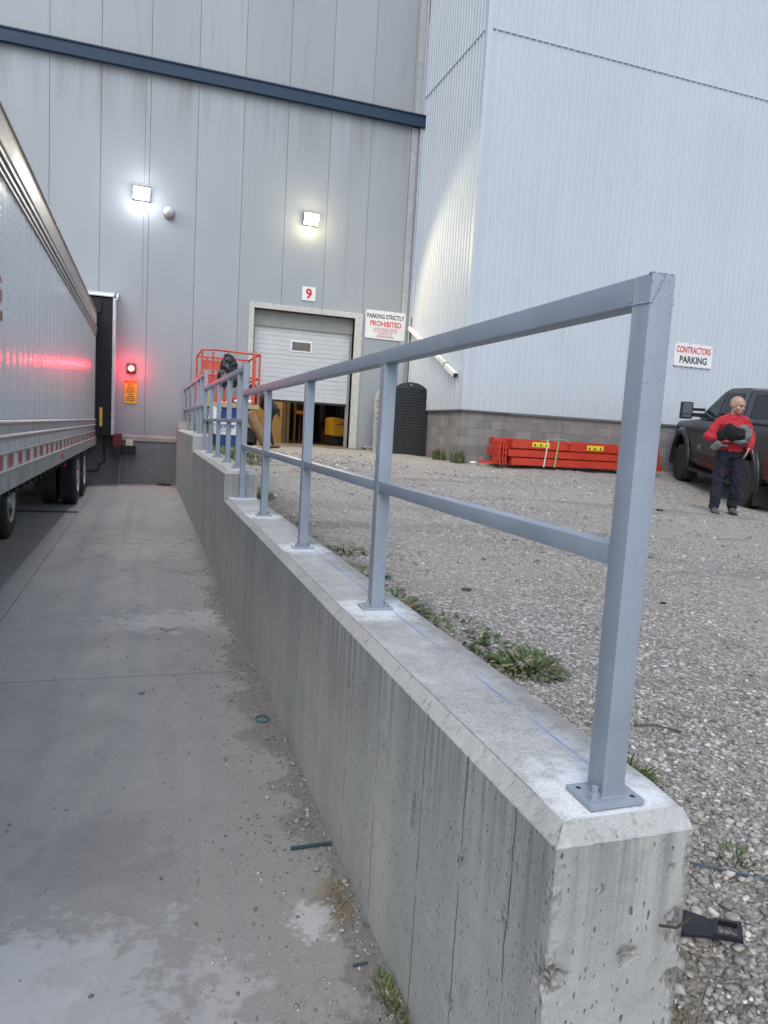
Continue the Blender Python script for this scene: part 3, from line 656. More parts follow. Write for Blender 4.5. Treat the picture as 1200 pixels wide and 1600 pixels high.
def railing(label, ys_, zb, yend, htop, hmid, tall=None, near_full=False):
    root = thing('guard_railing', label, 'railing', (.86, ys_[0], zb), group='railings along the wall')
    T = .05
    for i, y in enumerate(ys_):
        top = htop-T-.001; b0 = zb
        if tall and i == len(ys_)-1: top = tall
        if near_full and i == 0: top = htop
        if i == 0 and not near_full: b0 = zb
        bm = bmesh.new(); add_box(bm, .86-T/2, .86+T/2, y-T/2, y+T/2, b0+.012, top, bev=.003)
        if near_full and i == 0:   # weld beads at the head and foot of the end post
            for _ in range(46):
                a = random.random(); x_ = .86-T/2-.001 if random.random() < .6 else .86-T/2+T*random.random()
                yv = y+T/2*random.choice((-1, 1)) if x_ > .86-T/2 else y-T/2+T*random.random()
                if random.random() < .5: add_ell(bm, (x_, yv, .013+random.random()*.005), (.003, .003, .002), sub=1)
                else: add_ell(bm, (.86-T/2+T*random.random()*.9, y+T/2+.001, top-.05*random.random()), (.003, .002, .003), sub=1)
            for q in range(9): add_ell(bm, (.86-T/2+.012+random.uniform(-.002, .002), y-T/2-.0005, .03+q*.008+random.uniform(-.003, .003)), (.0022, .0016, .003), sub=1)
            for q in range(14): add_ell(bm, (.86-T/2+.002+T*.5*q/14, y-T/2-.0003, top-.052+.052*q/14+random.uniform(-.002, .002)), (.0026, .0016, .0028), sub=1)
            for q in range(26): add_ell(bm, (.86+random.uniform(-.5, .5)*T, y-T/2-.0003, top-random.random()**2*.25-.01), (.0018, .001, .0015), sub=1)
            for q in range(12): add_ell(bm, (.86-T/2+T*q/12, y-T/2+.004, top+random.uniform(-.001, .002)), (.0035, .004, .0022), sub=1)
        zr = random.Random(int(y*100))
        for zz_ in (hmid-.021, hmid+.021, top):      # welds where the rails meet the post
            for sy in ((1,) if near_full and i == 0 else (-1, 1)):
                if zz_ == top and (near_full and i == 0): continue
                for q in range(9): add_ell(bm, (.86-T/2+T*(q+.5)/9, y+sy*(T/2+.001), zz_+zr.uniform(-.0012, .0012)), (.0036, .0026, .0030), sub=1)
        for sx in (-1, 1):
            for q in range(8): add_ell(bm, (.86+sx*(T/2+.0005), y-T/2+T*(q+.5)/8, (top if top < htop else htop-T)+zr.uniform(-.001, .001)-.0), (.0022, .0036, .0026), sub=1)
            for q in range(10): add_ell(bm, (.86+sx*(T/2+.0008), y-T/2+T*(q+.5)/10, b0+.0135), (.0032, .0034, .0028), sub=1); add_ell(bm, (.86-T/2+T*(q+.5)/10, y+sx*(T/2+.0008), b0+.0135), (.0034, .0032, .0028), sub=1)
        obj('post', bm, M_RAIL, root, smooth=R(35)); base_plate(root, y, zb)
    y0 = ys_[0]+T/2 if near_full else ys_[0]-T/2-.25*0
    y0 = y0 if near_full else yend[0]
    y1 = yend[1]
    bm = bmesh.new(); add_box(bm, .86-T/2, .86+T/2, y0+.001, y1, htop-T, htop, bev=.003); obj('top_rail', bm, M_RAIL, root, smooth=R(35))
    bounds = [y0+.001]+[y for y in ys_ if y0 < y-.1 < y1]+[y1]
    bm = bmesh.new()
    for a, b in zip(bounds, bounds[1:]):
        a2 = a+(T/2+.001 if a in ys_ else 0); b2 = b-(T/2+.001 if b in ys_ else 0)
        if b2-a2 > .05: add_box(bm, .86-T/2+.002, .86+T/2-.002, a2, b2, hmid-.02, hmid+.02, bev=.003)
    obj('mid_rail', bm, M_RAIL, root, smooth=R(35))
    return root
railing('nearest grey railing, on the low wall section, with the large end post in the foreground', POSTS1, 0.0, (0, POSTS1[-1]-.026), .985, .475, tall=1.235, near_full=True)
railing('grey railing on the middle wall section, one step above the nearest railing', [7.05, 7.95, 9.1, 10.2, 11.25], .25, (POSTS1[-1]+.026, 11.224), 1.21, .71, tall=1.465)
railing('grey railing on the farthest wall section beside the orange lift', [12.1, 12.95, 14.4, 16.0, 17.5], .48, (11.276, 17.5), 1.43, .93)

# ------------------------------------------------------------------ warehouse (grey panelled building)
wh = thing('warehouse_building', 'tall grey panelled warehouse with a navy band, loading dock and overhead door', 'building', (0, YB, FLOOR))
JO = [-.02+1.024*i for i in range(-13, 7)]
DX0, DX1, DZ0, DZ1 = 2.41, 4.92, .24, 3.46
bm = bmesh.new()
def pan(x0, x1, z0, z1, y=YB, t=.25): add_box(bm, x0, x1, y, y+t, z0, z1, bev=.006)
edges = JO+[6.42]
GAP = .0038
for a, b in zip(edges, edges[1:]):
    a2, b2 = a+GAP, b-GAP
    lo = .285 if b < 1.2 else -.5
    for z0, z1 in ((lo, 8.3), (8.45, 13.5)):
        if z0 < 8 and b2 > DX0 and a2 < DX1:
            if a2 < DX0: pan(a2, DX0, z0, DZ1)
            if b2 > DX1: pan(DX1, b2, z0, DZ1)
            pan(a2, b2, DZ1, z1)
        else: pan(a2, b2, z0, z1)
obj('wall_panels', bm, M_PANEL, wh)
bm = bmesh.new()
add_box(bm, -13.4, DX0-.02, YB+.02, YB+.22, .3, 13.4); add_box(bm, DX1+.02, 6.4, YB+.02, YB+.22, -.5, 13.4); add_box(bm, DX0-.02, DX1+.02, YB+.02, YB+.22, DZ1+.02, 13.4)
obj('joint_backing', bm, M_DARKGAP, wh)
bm = bmesh.new(); add_box(bm, -13.5, 6.43, YB-.13, YB+.05, 8.24, 8.50, bev=.01); add_box(bm, -13.5, 6.43, YB-.155, YB-.1, 8.485, 8.515); add_box(bm, -13.5, 6.43, YB-.155, YB-.1, 8.225, 8.25); obj('navy_band', bm, M_BLUE, wh)
bm = bmesh.new(); add_box(bm, 6.13, 6.28, YB-.02, YB+.0, .1, 8.22); add_box(bm, 6.18, 6.36, YB-.02, YB+.0, 8.52, 13.4); add_cyl(bm, (6.36, YB-.06, 2.9), (6.36, YB-.06, 13), .03); obj('corner_trim', bm, M_GTRIM, wh)
bm = bmesh.new(); add_cyl(bm, (-.14, YB-.012, 3.0), (-.14, YB-.012, 8.2), .009); add_cyl(bm, (4.58, YB-.012, 4.0), (4.58, YB-.012, 8.2), .006); obj('conduit', bm, M_GTRIM, wh)
# dock face
M_DOCK = paint('grey_painted_dock_face', (.155, .16, .175), .6, var=.2, sc_=2.2, dirt=((.09, .075, .06), .5), bmp=.003)
M_LEDGE = paint('worn_dock_ledge', (.30, .29, .275), .8, var=.2, dirt=((.16, .15, .14), .5))
bm = bmesh.new(); add_box(bm, -8, -.62, YB-.02, YB+.0, .15, .29); add_box(bm, -8, WX0, YB-.02, YB+.2, FLOOR-.1, .15); obj('dock_face', bm, M_DOCK, wh)
bm = bmesh.new(); add_prism(bm, [(YB-.05, .15), (YB-.05, .235), (YB-.005, .29), (YB+.2, .29), (YB+.2, .15)], 'x', -.62, WX0-.003); obj('dock_ledge', bm, M_LEDGE, wh)
bm = bmesh.new(); add_box(bm, WX0+.001, WX1+.05, 16.9, 17.58, .485, .64, bev=.01); obj('concrete_kerb', bm, M_WALL, wh)
# door frame
bm = bmesh.new(); add_box(bm, DX0-.12, DX0, YB-.05, YB+.3, .2, DZ1+.13, bev=.006); add_box(bm, DX1, DX1+.19, YB-.05, YB+.3, .2, DZ1+.13, bev=.006); add_box(bm, DX0+.001, DX1-.001, YB-.05, YB+.3, DZ1-.0, DZ1+.13, bev=.006); obj('door_frame', bm, M_FRAME, wh)
bm = bmesh.new(); add_box(bm, DX0, DX1, YB+.16, YB+.2, 3.08, DZ1); add_box(bm, DX0, DX0+.06, YB+.18, YB+.3, .25, 3.1); add_box(bm, DX1-.06, DX1, YB+.18, YB+.3, .25, 3.1)
obj('door_header', bm, paint('dull_header', (.27, .28, .275), .6), wh)
DB = 1.33
bm = bmesh.new(); zz = 3.22; hh = [.32, .62, .62, .48]; z1 = 3.22
z = DB; H4 = (3.2-DB)/3.35
while z < 3.15:
    z2 = min(z+.55, 3.2); n_ = 5
    for q in range(n_): # shallow ribs of each section
        a = z+(z2-z)*q/n_+.006; b = z+(z2-z)*(q+1)/n_-.004
        add_box(bm, DX0+.05, DX1-.05, YB+.205, YB+.24, a, b, bev=.004)
    add_box(bm, DX0+.05, DX1-.05, YB+.212, YB+.25, z, z2-.006)
    z = z2
dr = obj('overhead_door', bm, M_DOORW, wh)
bm = bmesh.new(); add_box(bm, 3.36, 3.9, YB+.19, YB+.215, 2.53, 2.81, bev=.006); wf = obj('window_frame', bm, M_WHITE, dr)
bm = bmesh.new(); add_box(bm, 3.40, 3.86, YB+.183, YB+.2, 2.57, 2.77); obj('window_pane', bm, M_GLASSD, dr)
bm = bmesh.new(); add_box(bm, DX0+.05, DX1-.05, YB+.21, YB+.25, DB-.05, DB); obj('rubber_seal', bm, M_BLACK, dr)
bm = bmesh.new(); add_box(bm, 4.73, 4.83, YB+.19, YB+.205, 3.04, 3.07); add_cyl(bm, (4.78, YB+.2, 3.0), (4.84, YB+.2, 3.06), .012); obj('hinge', bm, M_STEEL, dr)
# interior room seen under the door
M_INW = paint('interior_wall', (.16, .13, .09), .9)
IX0, IX1, IY1, IZ1 = 1.2, 9.5, 25, 3.6
bm = bmesh.new()
add_box(bm, IX0, IX1, YB+.02, IY1, .12, .235); o = obj('interior_floor', bm, paint('interior_floor_concrete', (.20, .16, .11), .55), wh)
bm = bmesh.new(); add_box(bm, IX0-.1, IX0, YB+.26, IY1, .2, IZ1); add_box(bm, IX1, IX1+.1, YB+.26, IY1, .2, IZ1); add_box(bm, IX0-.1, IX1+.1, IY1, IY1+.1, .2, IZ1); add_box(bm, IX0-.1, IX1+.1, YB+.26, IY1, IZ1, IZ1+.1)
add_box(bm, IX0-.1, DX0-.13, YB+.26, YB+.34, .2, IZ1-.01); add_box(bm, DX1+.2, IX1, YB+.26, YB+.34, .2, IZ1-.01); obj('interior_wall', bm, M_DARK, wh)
o = B((2.2, 3.50, 19.3, 19.38, .236, 2.2)); o = obj('partition', o, paint('tan_partition_board', (.42, .27, .10), .6, var=.08), wh)
obj('partition_handle', B((3.38, 3.42, 19.27, 19.3, .95, 1.15)), M_INK, o)
obj('partition_frame', B((3.51, 3.60, 19.28, 19.4, .236, 2.2), (3.62, 3.70, 19.3, 19.42, .236, 2.3)), paint('brown_steel_frame', (.14, .10, .06), .6), o)
il = bpy.data.lights.new('interior_fill', 'AREA'); il.energy = 34; il.size = 1.0; il.color = (1, .75, .45)
# strip lamp added out of sight behind the door to light the interior
root = thing('added_lamp', 'added unseen strip lamp lighting the interior behind the half open overhead door', 'lamp', (3.0, 18.6, 3.3))
obj('added_lamp_body', B((2.4, 3.6, 18.55, 18.65, 3.3, 3.36)), M_WHITE, root)
obj('added_lamp_tube', B((2.45, 3.55, 18.57, 18.63, 3.27, 3.298)), emit('added_tube_glow', (1, .8, .55), 6), root)
io = bpy.data.objects.new('interior_light', il); COL.objects.link(io); io.parent = root; io.location = (0, 0, -.06)
# racking
rk = thing('pallet_rack', 'dim steel rack with orange crossbars inside the open doorway', 'rack', (3.9, 20.2, .236))
for x in (3.98, 4.32):
    for y in (20.0, 20.9): obj('upright', B((x-.03, x+.03, y-.03, y+.03, .236, 2.6)), paint('rack_upright', (.16, .11, .06), .6), rk)
for zz in (1.05, 1.4): obj('shelf_beam', B((4.01, 4.29, 19.97, 20.03, zz, zz+.10)), paint('orange_beam', (.42, .19, .03), .6), rk)
for i, (x, y, z, c, s, l) in enumerate([(4.02, 20.2, 1.16, (.05, .015, .012), .35, 'dark crate on the top shelf of the dim rack'), (4.9, 20.6, .24, (.05, .025, .02), .6, 'stack of brown cartons on the floor inside the doorway')]):
    bm = B((x, x+s, y, y+.4, z, z+.28), (x+.02, x+s-.02, y+.02, y+.38, z+.282, z+.55), (x+.01, x+s-.01, y+.01, y+.39, z+.552, z+.8), bev=.008)
    tag(obj('storage_crate', bm, paint('crate_brown', c, .7), loc=(x, y, z)), l, 'crate')
for x, z, l in ((4.75, 1.62, 'leftmost small red container hanging in the dark doorway'), (5.35, 1.52, 'middle small red container in the dark doorway'), (5.98, 1.46, 'rightmost small red container beside the door jamb')):
    bm = bmesh.new(); add_box(bm, x, x+.26, 20.4, 20.6, z, z+.15, bev=.02); add_box(bm, x+.05, x+.2, 20.42, 20.58, z-.75, z-.02, bev=.02)
    t_ = thing('red_container', l, 'container', (x, 20.5, z), group='red containers in the doorway')
    obj('body', bm, paint('navy_drum', (.01, .015, .05), .5), t_); bm = bmesh.new(); add_box(bm, x-.01, x+.27, 20.36, 20.395, z+.01, z+.14, bev=.01); obj('lid', bm, paint('red_lid', (.45, .02, .03), .5), t_)
fk = thing('floor_sweeper', 'yellow floor machine parked just inside the open door at the right', 'cleaning machine', (5.0, 19.2, .236))
bm = bmesh.new(); add_prism(bm, [(4.84, .50), (4.84, .98), (4.9, 1.01), (5.2, .97), (5.42, .89), (5.45, .50)], 'y', 19.1, 19.9); bmesh.ops.bevel(bm, geom=bm.edges[:], offset=.02, segments=2, affect='EDGES'); obj('hood', bm, paint('yellow_machine_paint', (.62, .36, .03), .45), fk)
obj('chassis', B((4.8, 5.48, 19.15, 19.95, .3, .498)), M_UNDER, fk)
for x in (4.95, 5.35):
    bm = bmesh.new(); add_cyl(bm, (x, 19.12, .35), (x, 19.25, .35), .11, n=20); obj('wheel', bm, M_TYRE, fk)
text_mesh('PROSWEEP', .38, .04, (5.0, 19.093, .83), M_INK, 'marking', fk) if False else obj('marking', B((4.95, 5.32, 19.092, 19.098, .82, .835), (5.11, 5.16, 19.092, 19.098, .86, .89)), M_INK, fk)
bm = bmesh.new(); add_tube(bm, [(5.1, 19.6, 1.05), (5.1, 19.6, 1.3), (4.95, 19.5, 1.36)], .02); obj('handle', bm, M_UNDER, fk)

# concrete apron in front of the door
M_APRON = paint('apron_concrete', (.30, .28, .25), .85, var=.15, sc_=3, dirt=((.17, .15, .13), .5), bmp=.004)
bm = bmesh.new()
xa = [2.0+.3*i for i in range(16)]
pr = [[bm.verts.new((min(x, XS+.01), y, (.235 if x < 5 else .235-.07*(min(x, XS)-5)/1.45)-.04*(YB-.02-y)/1.2)) for x in xa] for y in (YB-.02, 17.1, 16.75-.0)]
for j in range(2):
    for i in range(len(xa)-1): bm.faces.new((pr[j][i], pr[j+1][i], pr[j+1][i+1], pr[j][i+1]))
bmesh.ops.solidify(bm, geom=bm.faces[:], thickness=.15); bmesh.ops.recalc_face_normals(bm, faces=bm.faces[:])
tag(obj('pavement', bm, M_APRON), kind='structure')

# ------------------------------------------------------------------ white clad building
cb = thing('clad_building', 'white corrugated steel building on a concrete block base at the right', 'building', (XS, YC, 0))
def ribbed(length, z0, z1, p0, du, nrm, pitch=.152, dep=.022):
    """trapezoid profile sheet"""
    bm = bmesh.new(); u = 0; prof = []
    while u < length:
        for a, d in ((0, 0), (pitch*.68, 0), (pitch*.76, dep), (pitch*.92, dep)):
            if u+a <= length: prof.append((u+a, d))
        u += pitch
    prof.append((length, 0))
    P = lambda q, z: (p0[0]+du[0]*q[0]+nrm[0]*q[1], p0[1]+du[1]*q[0]+nrm[1]*q[1], z)
    A = [bm.verts.new(P(q, z0)) for q in prof]; Bv = [bm.verts.new(P(q, z1)) for q in prof]
    for i in range(len(prof)-1): bm.faces.new((A[i], A[i+1], Bv[i+1], Bv[i]))
    return bm
def screws(bm, length, zs, p0, du, nrm, pitch=.152):
    for z in zs:
        u = pitch*.34
        while u < length:
            if random.random() < .8: 
                c = Vector((p0[0]+du[0]*u, p0[1]+du[1]*u, z+random.uniform(-.012, .012)))+Vector((*nrm, 0))*.001
                add_cyl(bm, c, c+Vector((*nrm, 0))*.006, .009, n=6)
            u += pitch*(2 if random.random() < .5 else 3)
SEAM = 8.95
for z0, z1, nm in ((1.27, SEAM, 'lower'), (SEAM-.02, 14.5, 'upper')):
    e = .004 if nm == 'upper' else 0
    bm = ribbed(14.5, z0, z1, (XS+.05, YC-.02-e, 0), (1, 0), (0, -1)); obj('front_cladding', bm, M_CLAD, cb)
    bm = ribbed(YB-YC-.1, z0, z1, (XS-.02-e, YC+.05, 0), (0, 1), (-1, 0)); bmesh.ops.reverse_faces(bm, faces=bm.faces[:]); obj('side_cladding', bm, M_CLAD, cb)
bm = bmesh.new(); screws(bm, 14, (2.0, 3.6, 5.2, 6.7, 8.14, 9.7, 11.0), (XS+.05, YC-.02), (1, 0), (0, -1)); obj('front_screws', bm, M_STEEL, cb)
bm = bmesh.new(); add_box(bm, XS-.045, XS+.07, YC-.05, YC-.0245, 1.27, 14.5); add_box(bm, XS-.045, XS-.024, YC-.0, YC+.07, 1.27, 14.5); add_box(bm, XS-.045, XS-.02, YC-.026, YC+.0, 1.27, 14.5)
for z in (2.9, 3.9, 4.9, 6.0, 7.3, 8.2): add_box(bm, XS-.055, XS+.01, YC-.056, YC-.04, z, z+.03)
obj('corner_trim', bm, M_CLAD, cb)
obj('seam_flashing', B((XS+.07, 21, YC-.047, YC-.0245, SEAM-.004, SEAM+.003), (XS-.047, XS-.0245, YC+.07, YB-.05, SEAM-.004, SEAM+.003)), paint('seam_flashing_grey', (.40, .45, .49), .5), cb)  # thin grey flashing strips along the sheet seam
obj('base_flashing', B((XS-.06, 21, YC-.065, YC+.0, 1.235, 1.268), (XS-.06, XS-.0, YC+.001, YB-.02, 1.235, 1.268)), paint('dark_flashing', (.10, .115, .13), .5), cb)
obj('block_base', B((XS, 21, YC, YC+.25, -.6, 1.233), (XS, XS+.25, YC+.251, YB-.01, -.6, 1.233)), M_BLOCK, cb)
obj('inner_structure', B((XS+.05, 21, YC+.05, YC+.2, 1.3, 14.4), (XS+.05, XS+.2, YC+.2, YB, 1.3, 14.4), (XS+.3, 20.9, YC+.3, 24, 14.4, 14.5)), M_DARK, cb)
# sloping rainwater pipe on the side wall
M_PIPE = paint('white_downpipe', (.72, .73, .70), .4, dirt=((.4, .38, .33), .5))
dp = thing('downpipe', 'white square downpipe sloping down across the side of the corrugated building', 'drain pipe', (XS-.1, 14.35, 1.98))
bm = bmesh.new(); add_bar(bm, (XS-.10, 17.52, 3.36), (XS-.10, 14.95, 2.25), .09, .09, bev=.006); add_bar(bm, (XS-.10, 15.05, 2.28), (XS-.10, 14.42, 2.0), .105, .105, bev=.006); obj('pipe', bm, M_PIPE, dp)
bm = bmesh.new(); add_bar(bm, (XS-.10, 14.425, 2.002), (XS-.10, 14.41, 1.995), .085, .085); obj('pipe_mouth', bm, M_INK, dp)
bm = bmesh.new(); add_bar(bm, (XS-.10, 15.0, 2.27), (XS-.10, 14.96, 2.25), .125, .125); add_box(bm, XS-.06, XS-.02, 16.4, 16.44, 2.8, 3.0); obj('pipe_bracket', bm, M_STEEL, dp)

# ------------------------------------------------------------------ signs
def sign(name, label, x0, x1, z0, z1, y, mat=None, t=.012):
    root = thing(name, label, 'sign', ((x0+x1)/2, y, z0))
    obj('sign_board', B((x0, x1, y-t, y, z0, z1), bev=.002), mat or M_WHITE, root); return root
YS_ = YB-.012
s = sign('number_sign', 'small white sign with a red number 9 above the overhead door', 3.55, 3.88, 3.76, 4.09, YS_)
text_mesh('9', .15, .25, (3.715, YS_-.014, 3.925), M_RED, 'number', s, bold=.035)
s = sign('parking_sign', 'white sign reading parking strictly prohibited, right of the overhead door', 5.19, 6.25, 3.02, 3.72, YS_)
text_mesh('PARKING STRICTLY', .99, .115, (5.72, YS_-.014, 3.58), M_INK, 'lettering', s, bold=.018)
text_mesh('PROHIBITED', .83, .135, (5.73, YS_-.014, 3.40), M_RED, 'lettering', s, bold=.022)
for i, (t_, w_) in enumerate((('UNAUTHORIZED VEHICLES', .62), ('WILL BE TICKETED AND / OR', .64), ('TOWED AWAY AT', .38), ("OWNER'S EXPENSE", .46))):
    text_mesh(t_, w_, .05, (5.72, YS_-.014, 3.275-.062*i), M_REDF, 'small_lettering', s, bold=.005)
bm = bmesh.new()
for x, z in ((5.22, 3.69), (5.45, 3.69), (5.7, 3.69), (5.95, 3.69), (6.22, 3.66), (5.22, 3.05), (5.5, 3.05), (5.95, 3.05), (6.22, 3.05)): add_cyl(bm, (x, YS_-.011, z), (x, YS_-.02, z), .011, n=10)
obj('rivet', bm, M_STEEL, s)
yc = YC-.046
s = sign('contractors_sign', 'white sign reading contractors parking on the corrugated front wall', 11.78, 12.89, 2.65, 3.19, yc)
text_mesh('CONTRACTORS', 1.0, .155, (12.335, yc-.014, 3.04), M_RED, 'lettering', s, bold=.022)
text_mesh('PARKING', .80, .165, (12.345, yc-.014, 2.81), M_INK, 'lettering', s, bold=.026)
bm = bmesh.new()
for x, z in ((11.8, 3.16), (12.2, 3.17), (12.55, 3.17), (12.87, 3.16), (11.8, 2.67), (12.3, 2.66), (12.6, 2.66), (12.85, 2.67)): add_cyl(bm, (x, yc-.011, z), (x, yc-.02, z), .014, n=10)
obj('rivet', bm, M_STEEL, s)
s = sign('warning_sign', 'narrow yellow warning sign under the red signal light', -.475, -.195, 1.0, 1.53, YS_, M_YEL)
obj('header', B((-.465, -.205, YS_-.0145, YS_-.012, 1.46, 1.52)), paint('orange_red_header', (.5, .09, .02), .5), s)
text_mesh('WARNING', .17, .035, (-.32, YS_-.0165, 1.49), M_YEL, 'lettering', s, bold=.02)
obj('divider', B((-.465, -.205, YS_-.0145, YS_-.012, 1.245, 1.252)), M_INK, s)
for i, t_ in enumerate(('STOP', 'VEHICLE', 'ON RED OR', 'DOCK LIGHT')): text_mesh(t_, (.11, .15, .19, .21)[i], .03, (-.335, YS_-.0145, 1.425-.047*i), M_INK, 'lettering', s, bold=.02)
for i, t_ in enumerate(('WHEN', 'LOADING', 'STAND CLEAR', 'OF THIS BAY')): text_mesh(t_, (.10, .16, .2, .2)[i], .03, (-.335, YS_-.0145, 1.205-.047*i), M_INK, 'lettering', s, bold=.02)

# ------------------------------------------------------------------ lamps on the wall
def flood(x, z, label, colr, energy, axis, spot, emis):
    root = thing('wall_lamp', label, 'lamp', (x, YB, z), group='floodlights on the warehouse wall')
    bm = bmesh.new(); add_prism(bm, [(YB-.001, z-.13), (YB-.001, z+.15), (YB-.20, z+.12), (YB-.22, z+.02), (YB-.16, z-.13)], 'x', x-.17, x+.17)
    bmesh.ops.bevel(bm, geom=bm.edges[:], offset=.01, segments=2, affect='EDGES'); obj('housing', bm, paint('bronze_lamp_housing', (.18, .18, .18), .5), root)
    bm = bmesh.new(); n_ = Vector((0, -.93, -.36)).normalized()
    add_prism(bm, [(YB-.225, z+.10), (YB-.17, z-.135), (YB-.20, z-.145), (YB-.255, z+.096)], 'x', x-.165, x+.165)
    obj('lens', bm, emit('lamp_glow', colr, emis), root)
    ld = bpy.data.lights.new('flood', 'SPOT'); ld.energy = energy; ld.color = colr; ld.spot_size = spot; ld.spot_blend = .38; ld.shadow_soft_size = .05
    lo = bpy.data.objects.new('flood_light', ld); COL.objects.link(lo); lo.parent = root; lo.location = (0, -.30, -.06)
    lo.rotation_euler = (-Vector(axis)).to_track_quat('Z', 'Y').to_euler()
    pl = bpy.data.lights.new('spill', 'POINT'); pl.energy = energy*.018; pl.color = colr; pl.shadow_soft_size = .08
    po = bpy.data.objects.new('spill_light', pl); COL.objects.link(po); po.parent = root; po.location = (0, -.34, -.06)
    return root
flood(3.66, 5.64, 'bright warm white floodlight above the overhead door, the right of the two', (1, .84, .50), 250, (.383, -.746, -.544), R(120), 40)
flood(-.18, 5.63, 'bright cool white floodlight above the dock, the left of the two', (.95, .97, 1), 300, (-.1, -.80, -.60), R(116), 45)
cm = thing('security_camera', 'small round dome camera on the wall between the two floodlights', 'camera', (.41, YB, 5.32))
bm = bmesh.new(); add_lathe(bm, [(.13, YB), (.13, YB-.05), (.115, YB-.08)], (.41, 0, 5.32), 'y', 28); bmesh.ops.transform(bm, matrix=Matrix(), verts=bm.verts); obj('mount', bm, paint('rusty_mount', (.30, .22, .18), .6), cm)
bm = bmesh.new(); add_ell(bm, (.41, YB-.09, 5.34), (.11, .1, .11)); obj('dome', bm, paint('grey_dome', (.5, .54, .58), .2), cm, smooth=True)
rl = thing('signal_light', 'glowing round red dock signal light beside the dock shelter', 'signal light', (-.33, YB, 1.79))
obj('housing', B((-.42, -.24, YB-.07, YB-.002, 1.69, 1.9), bev=.01), paint('dark_signal_housing', (.04, .04, .045), .5), rl)
bm = bmesh.new(); add_lathe(bm, [(.085, YB-.07), (.085, YB-.13), (.078, YB-.13), (.078, YB-.071)], (-.33, 0, 1.79), 'y', 28); obj('hood', bm, M_BLACK, rl)
bm = bmesh.new(); add_ell(bm, (-.33, YB-.115, 1.79), (.07, .045, .07)); obj('lens', bm, emit('red_signal_glow', (1, .02, .015), 26), rl, smooth=True)
bm = bmesh.new(); add_ell(bm, (-.33, YB-.15, 1.795), (.034, .014, .034)); obj('bulb', bm, emit('red_signal_core', (1, .45, .15), 8), rl, smooth=True)
ld = bpy.data.lights.new('red_glow', 'POINT'); ld.energy = 10; ld.color = (1, .012, .04); ld.shadow_soft_size = .07
lo = bpy.data.objects.new('red_light', ld); COL.objects.link(lo); lo.parent = rl; lo.location = (0, -.24, 0)

# ------------------------------------------------------------------ dock shelter, bumper, box, cable
ds = thing('dock_shelter', 'black fabric dock shelter framing the back of the trailer', 'dock shelter', (-2.2, YB, .25))
bm = bmesh.new(); add_prism(bm, [(YB-.002, .25), (YB-.002, 3.40), (YB-.55, 3.26), (YB-.62, 3.20), (YB-.62, .25)], 'x', -1.3, -.72); obj('side_curtain', bm, paint('black_shelter_fabric', (.012, .011, .014), .8, var=.3), ds)
bm = bmesh.new(); add_prism(bm, [(YB-.002, .25), (YB-.002, 3.40), (YB-.55, 3.26), (YB-.62, 3.20), (YB-.62, .25)], 'x', -3.75, -3.2); obj('side_curtain', bm, bpy.data.materials['black_shelter_fabric'], ds)
bm = bmesh.new(); add_prism(bm, [(YB-.002, 3.41), (YB-.002, 2.9), (YB-.64, 2.85), (YB-.64, 3.21), (YB-.56, 3.28)], 'x', -3.2, -1.31); add_box(bm, -1.31, -.95, YB-.66, YB-.622, 2.9, 3.2); obj('head_curtain', bm, bpy.data.materials['black_shelter_fabric'], ds)
bm = bmesh.new(); add_prism(bm, [(YB-.001, 3.425), (YB-.001, 3.45), (YB-.64, 3.27), (YB-.64, 3.245)], 'x', -3.8, -.70); obj('top_cap', bm, M_GTRIM, ds)
bm = bmesh.new(); add_box(bm, -.718, -.66, YB-.62, YB-.005, .27, 3.24, bev=.004)
for z in (.7, 1.2, 1.7, 2.2, 2.7): add_box(bm, -.728, -.65, YB-.63, YB-.60, z, z+.02)
add_prism(bm, [(YB-.63, 3.2), (YB-.63, 3.27), (YB-.02, 3.44), (YB-.02, 3.36)], 'x', -.655, -.62)
obj('edge_strip', bm, paint('pale_edge_strip', (.52, .54, .56), .4, dirt=((.25, .22, .2), .5)), ds)
obj('marker_strip', B((-.96, -.90, YB-.628, YB-.622, .45, .86)), M_YEL, ds)
db = thing('dock_bumper', 'dark red and black dock bumper at the foot of the shelter', 'dock bumper', (-.63, YB-.1, -.1))
obj('upper_block', B((-.68, -.50, YB-.62, YB-.03, .02, .30), bev=.01), paint('dark_red_paint', (.16, .012, .015), .6), db)
obj('rubber_pad', B((-.68, -.51, YB-.64, YB-.03, -.20, .018), bev=.01), M_BLACK, db)
bx = thing('leveller_box', 'cream control box on a black rubber bumper against the dock face', 'dock bumper', (-.36, YB-.15, -.15))
obj('rubber_block', B((-.52, -.20, YB-.22, YB-.022, -.16, .035), bev=.012), M_BLACK, bx)
obj('cream_box', B((-.42, -.26, YB-.20, YB-.05, .037, .17), bev=.008), paint('cream_plastic', (.62, .60, .42), .5), bx)
bm = bmesh.new(); add_tube(bm, [(-.86, YB-.5, .25), (-.87, YB-.4, -.05), (-.86, YB-.25, -.35), (-.98, YB-.2, -.42), (-1.0, YB-.15, -.56), (-1.3, YB-.1, -.6)], .018)
tag(obj('air_hose', bm, M_BLACK, loc=(-.86, YB-.5, .25)), 'black hose hanging below the dock shelter', 'hose')
bm = bmesh.new(); add_tube(bm, [(-.52, YB-.1, -.16), (-.54, YB-.1, -.5), (-.56, YB-.14, FLOOR+.01), (-.62, YB-.3, FLOOR+.01)], .006); add_tube(bm, [(-.40, YB-.1, -.16), (-.39, YB-.1, -.5), (-.39, YB-.12, FLOOR+.03), (-.30, YB-.35, FLOOR+.01)], .005)
tag(obj('hanging_wire', bm, M_STEEL, loc=(-.4, YB-.1, -.16)), 'thin pale wires hanging from the dock bumper down to the floor', 'wire')
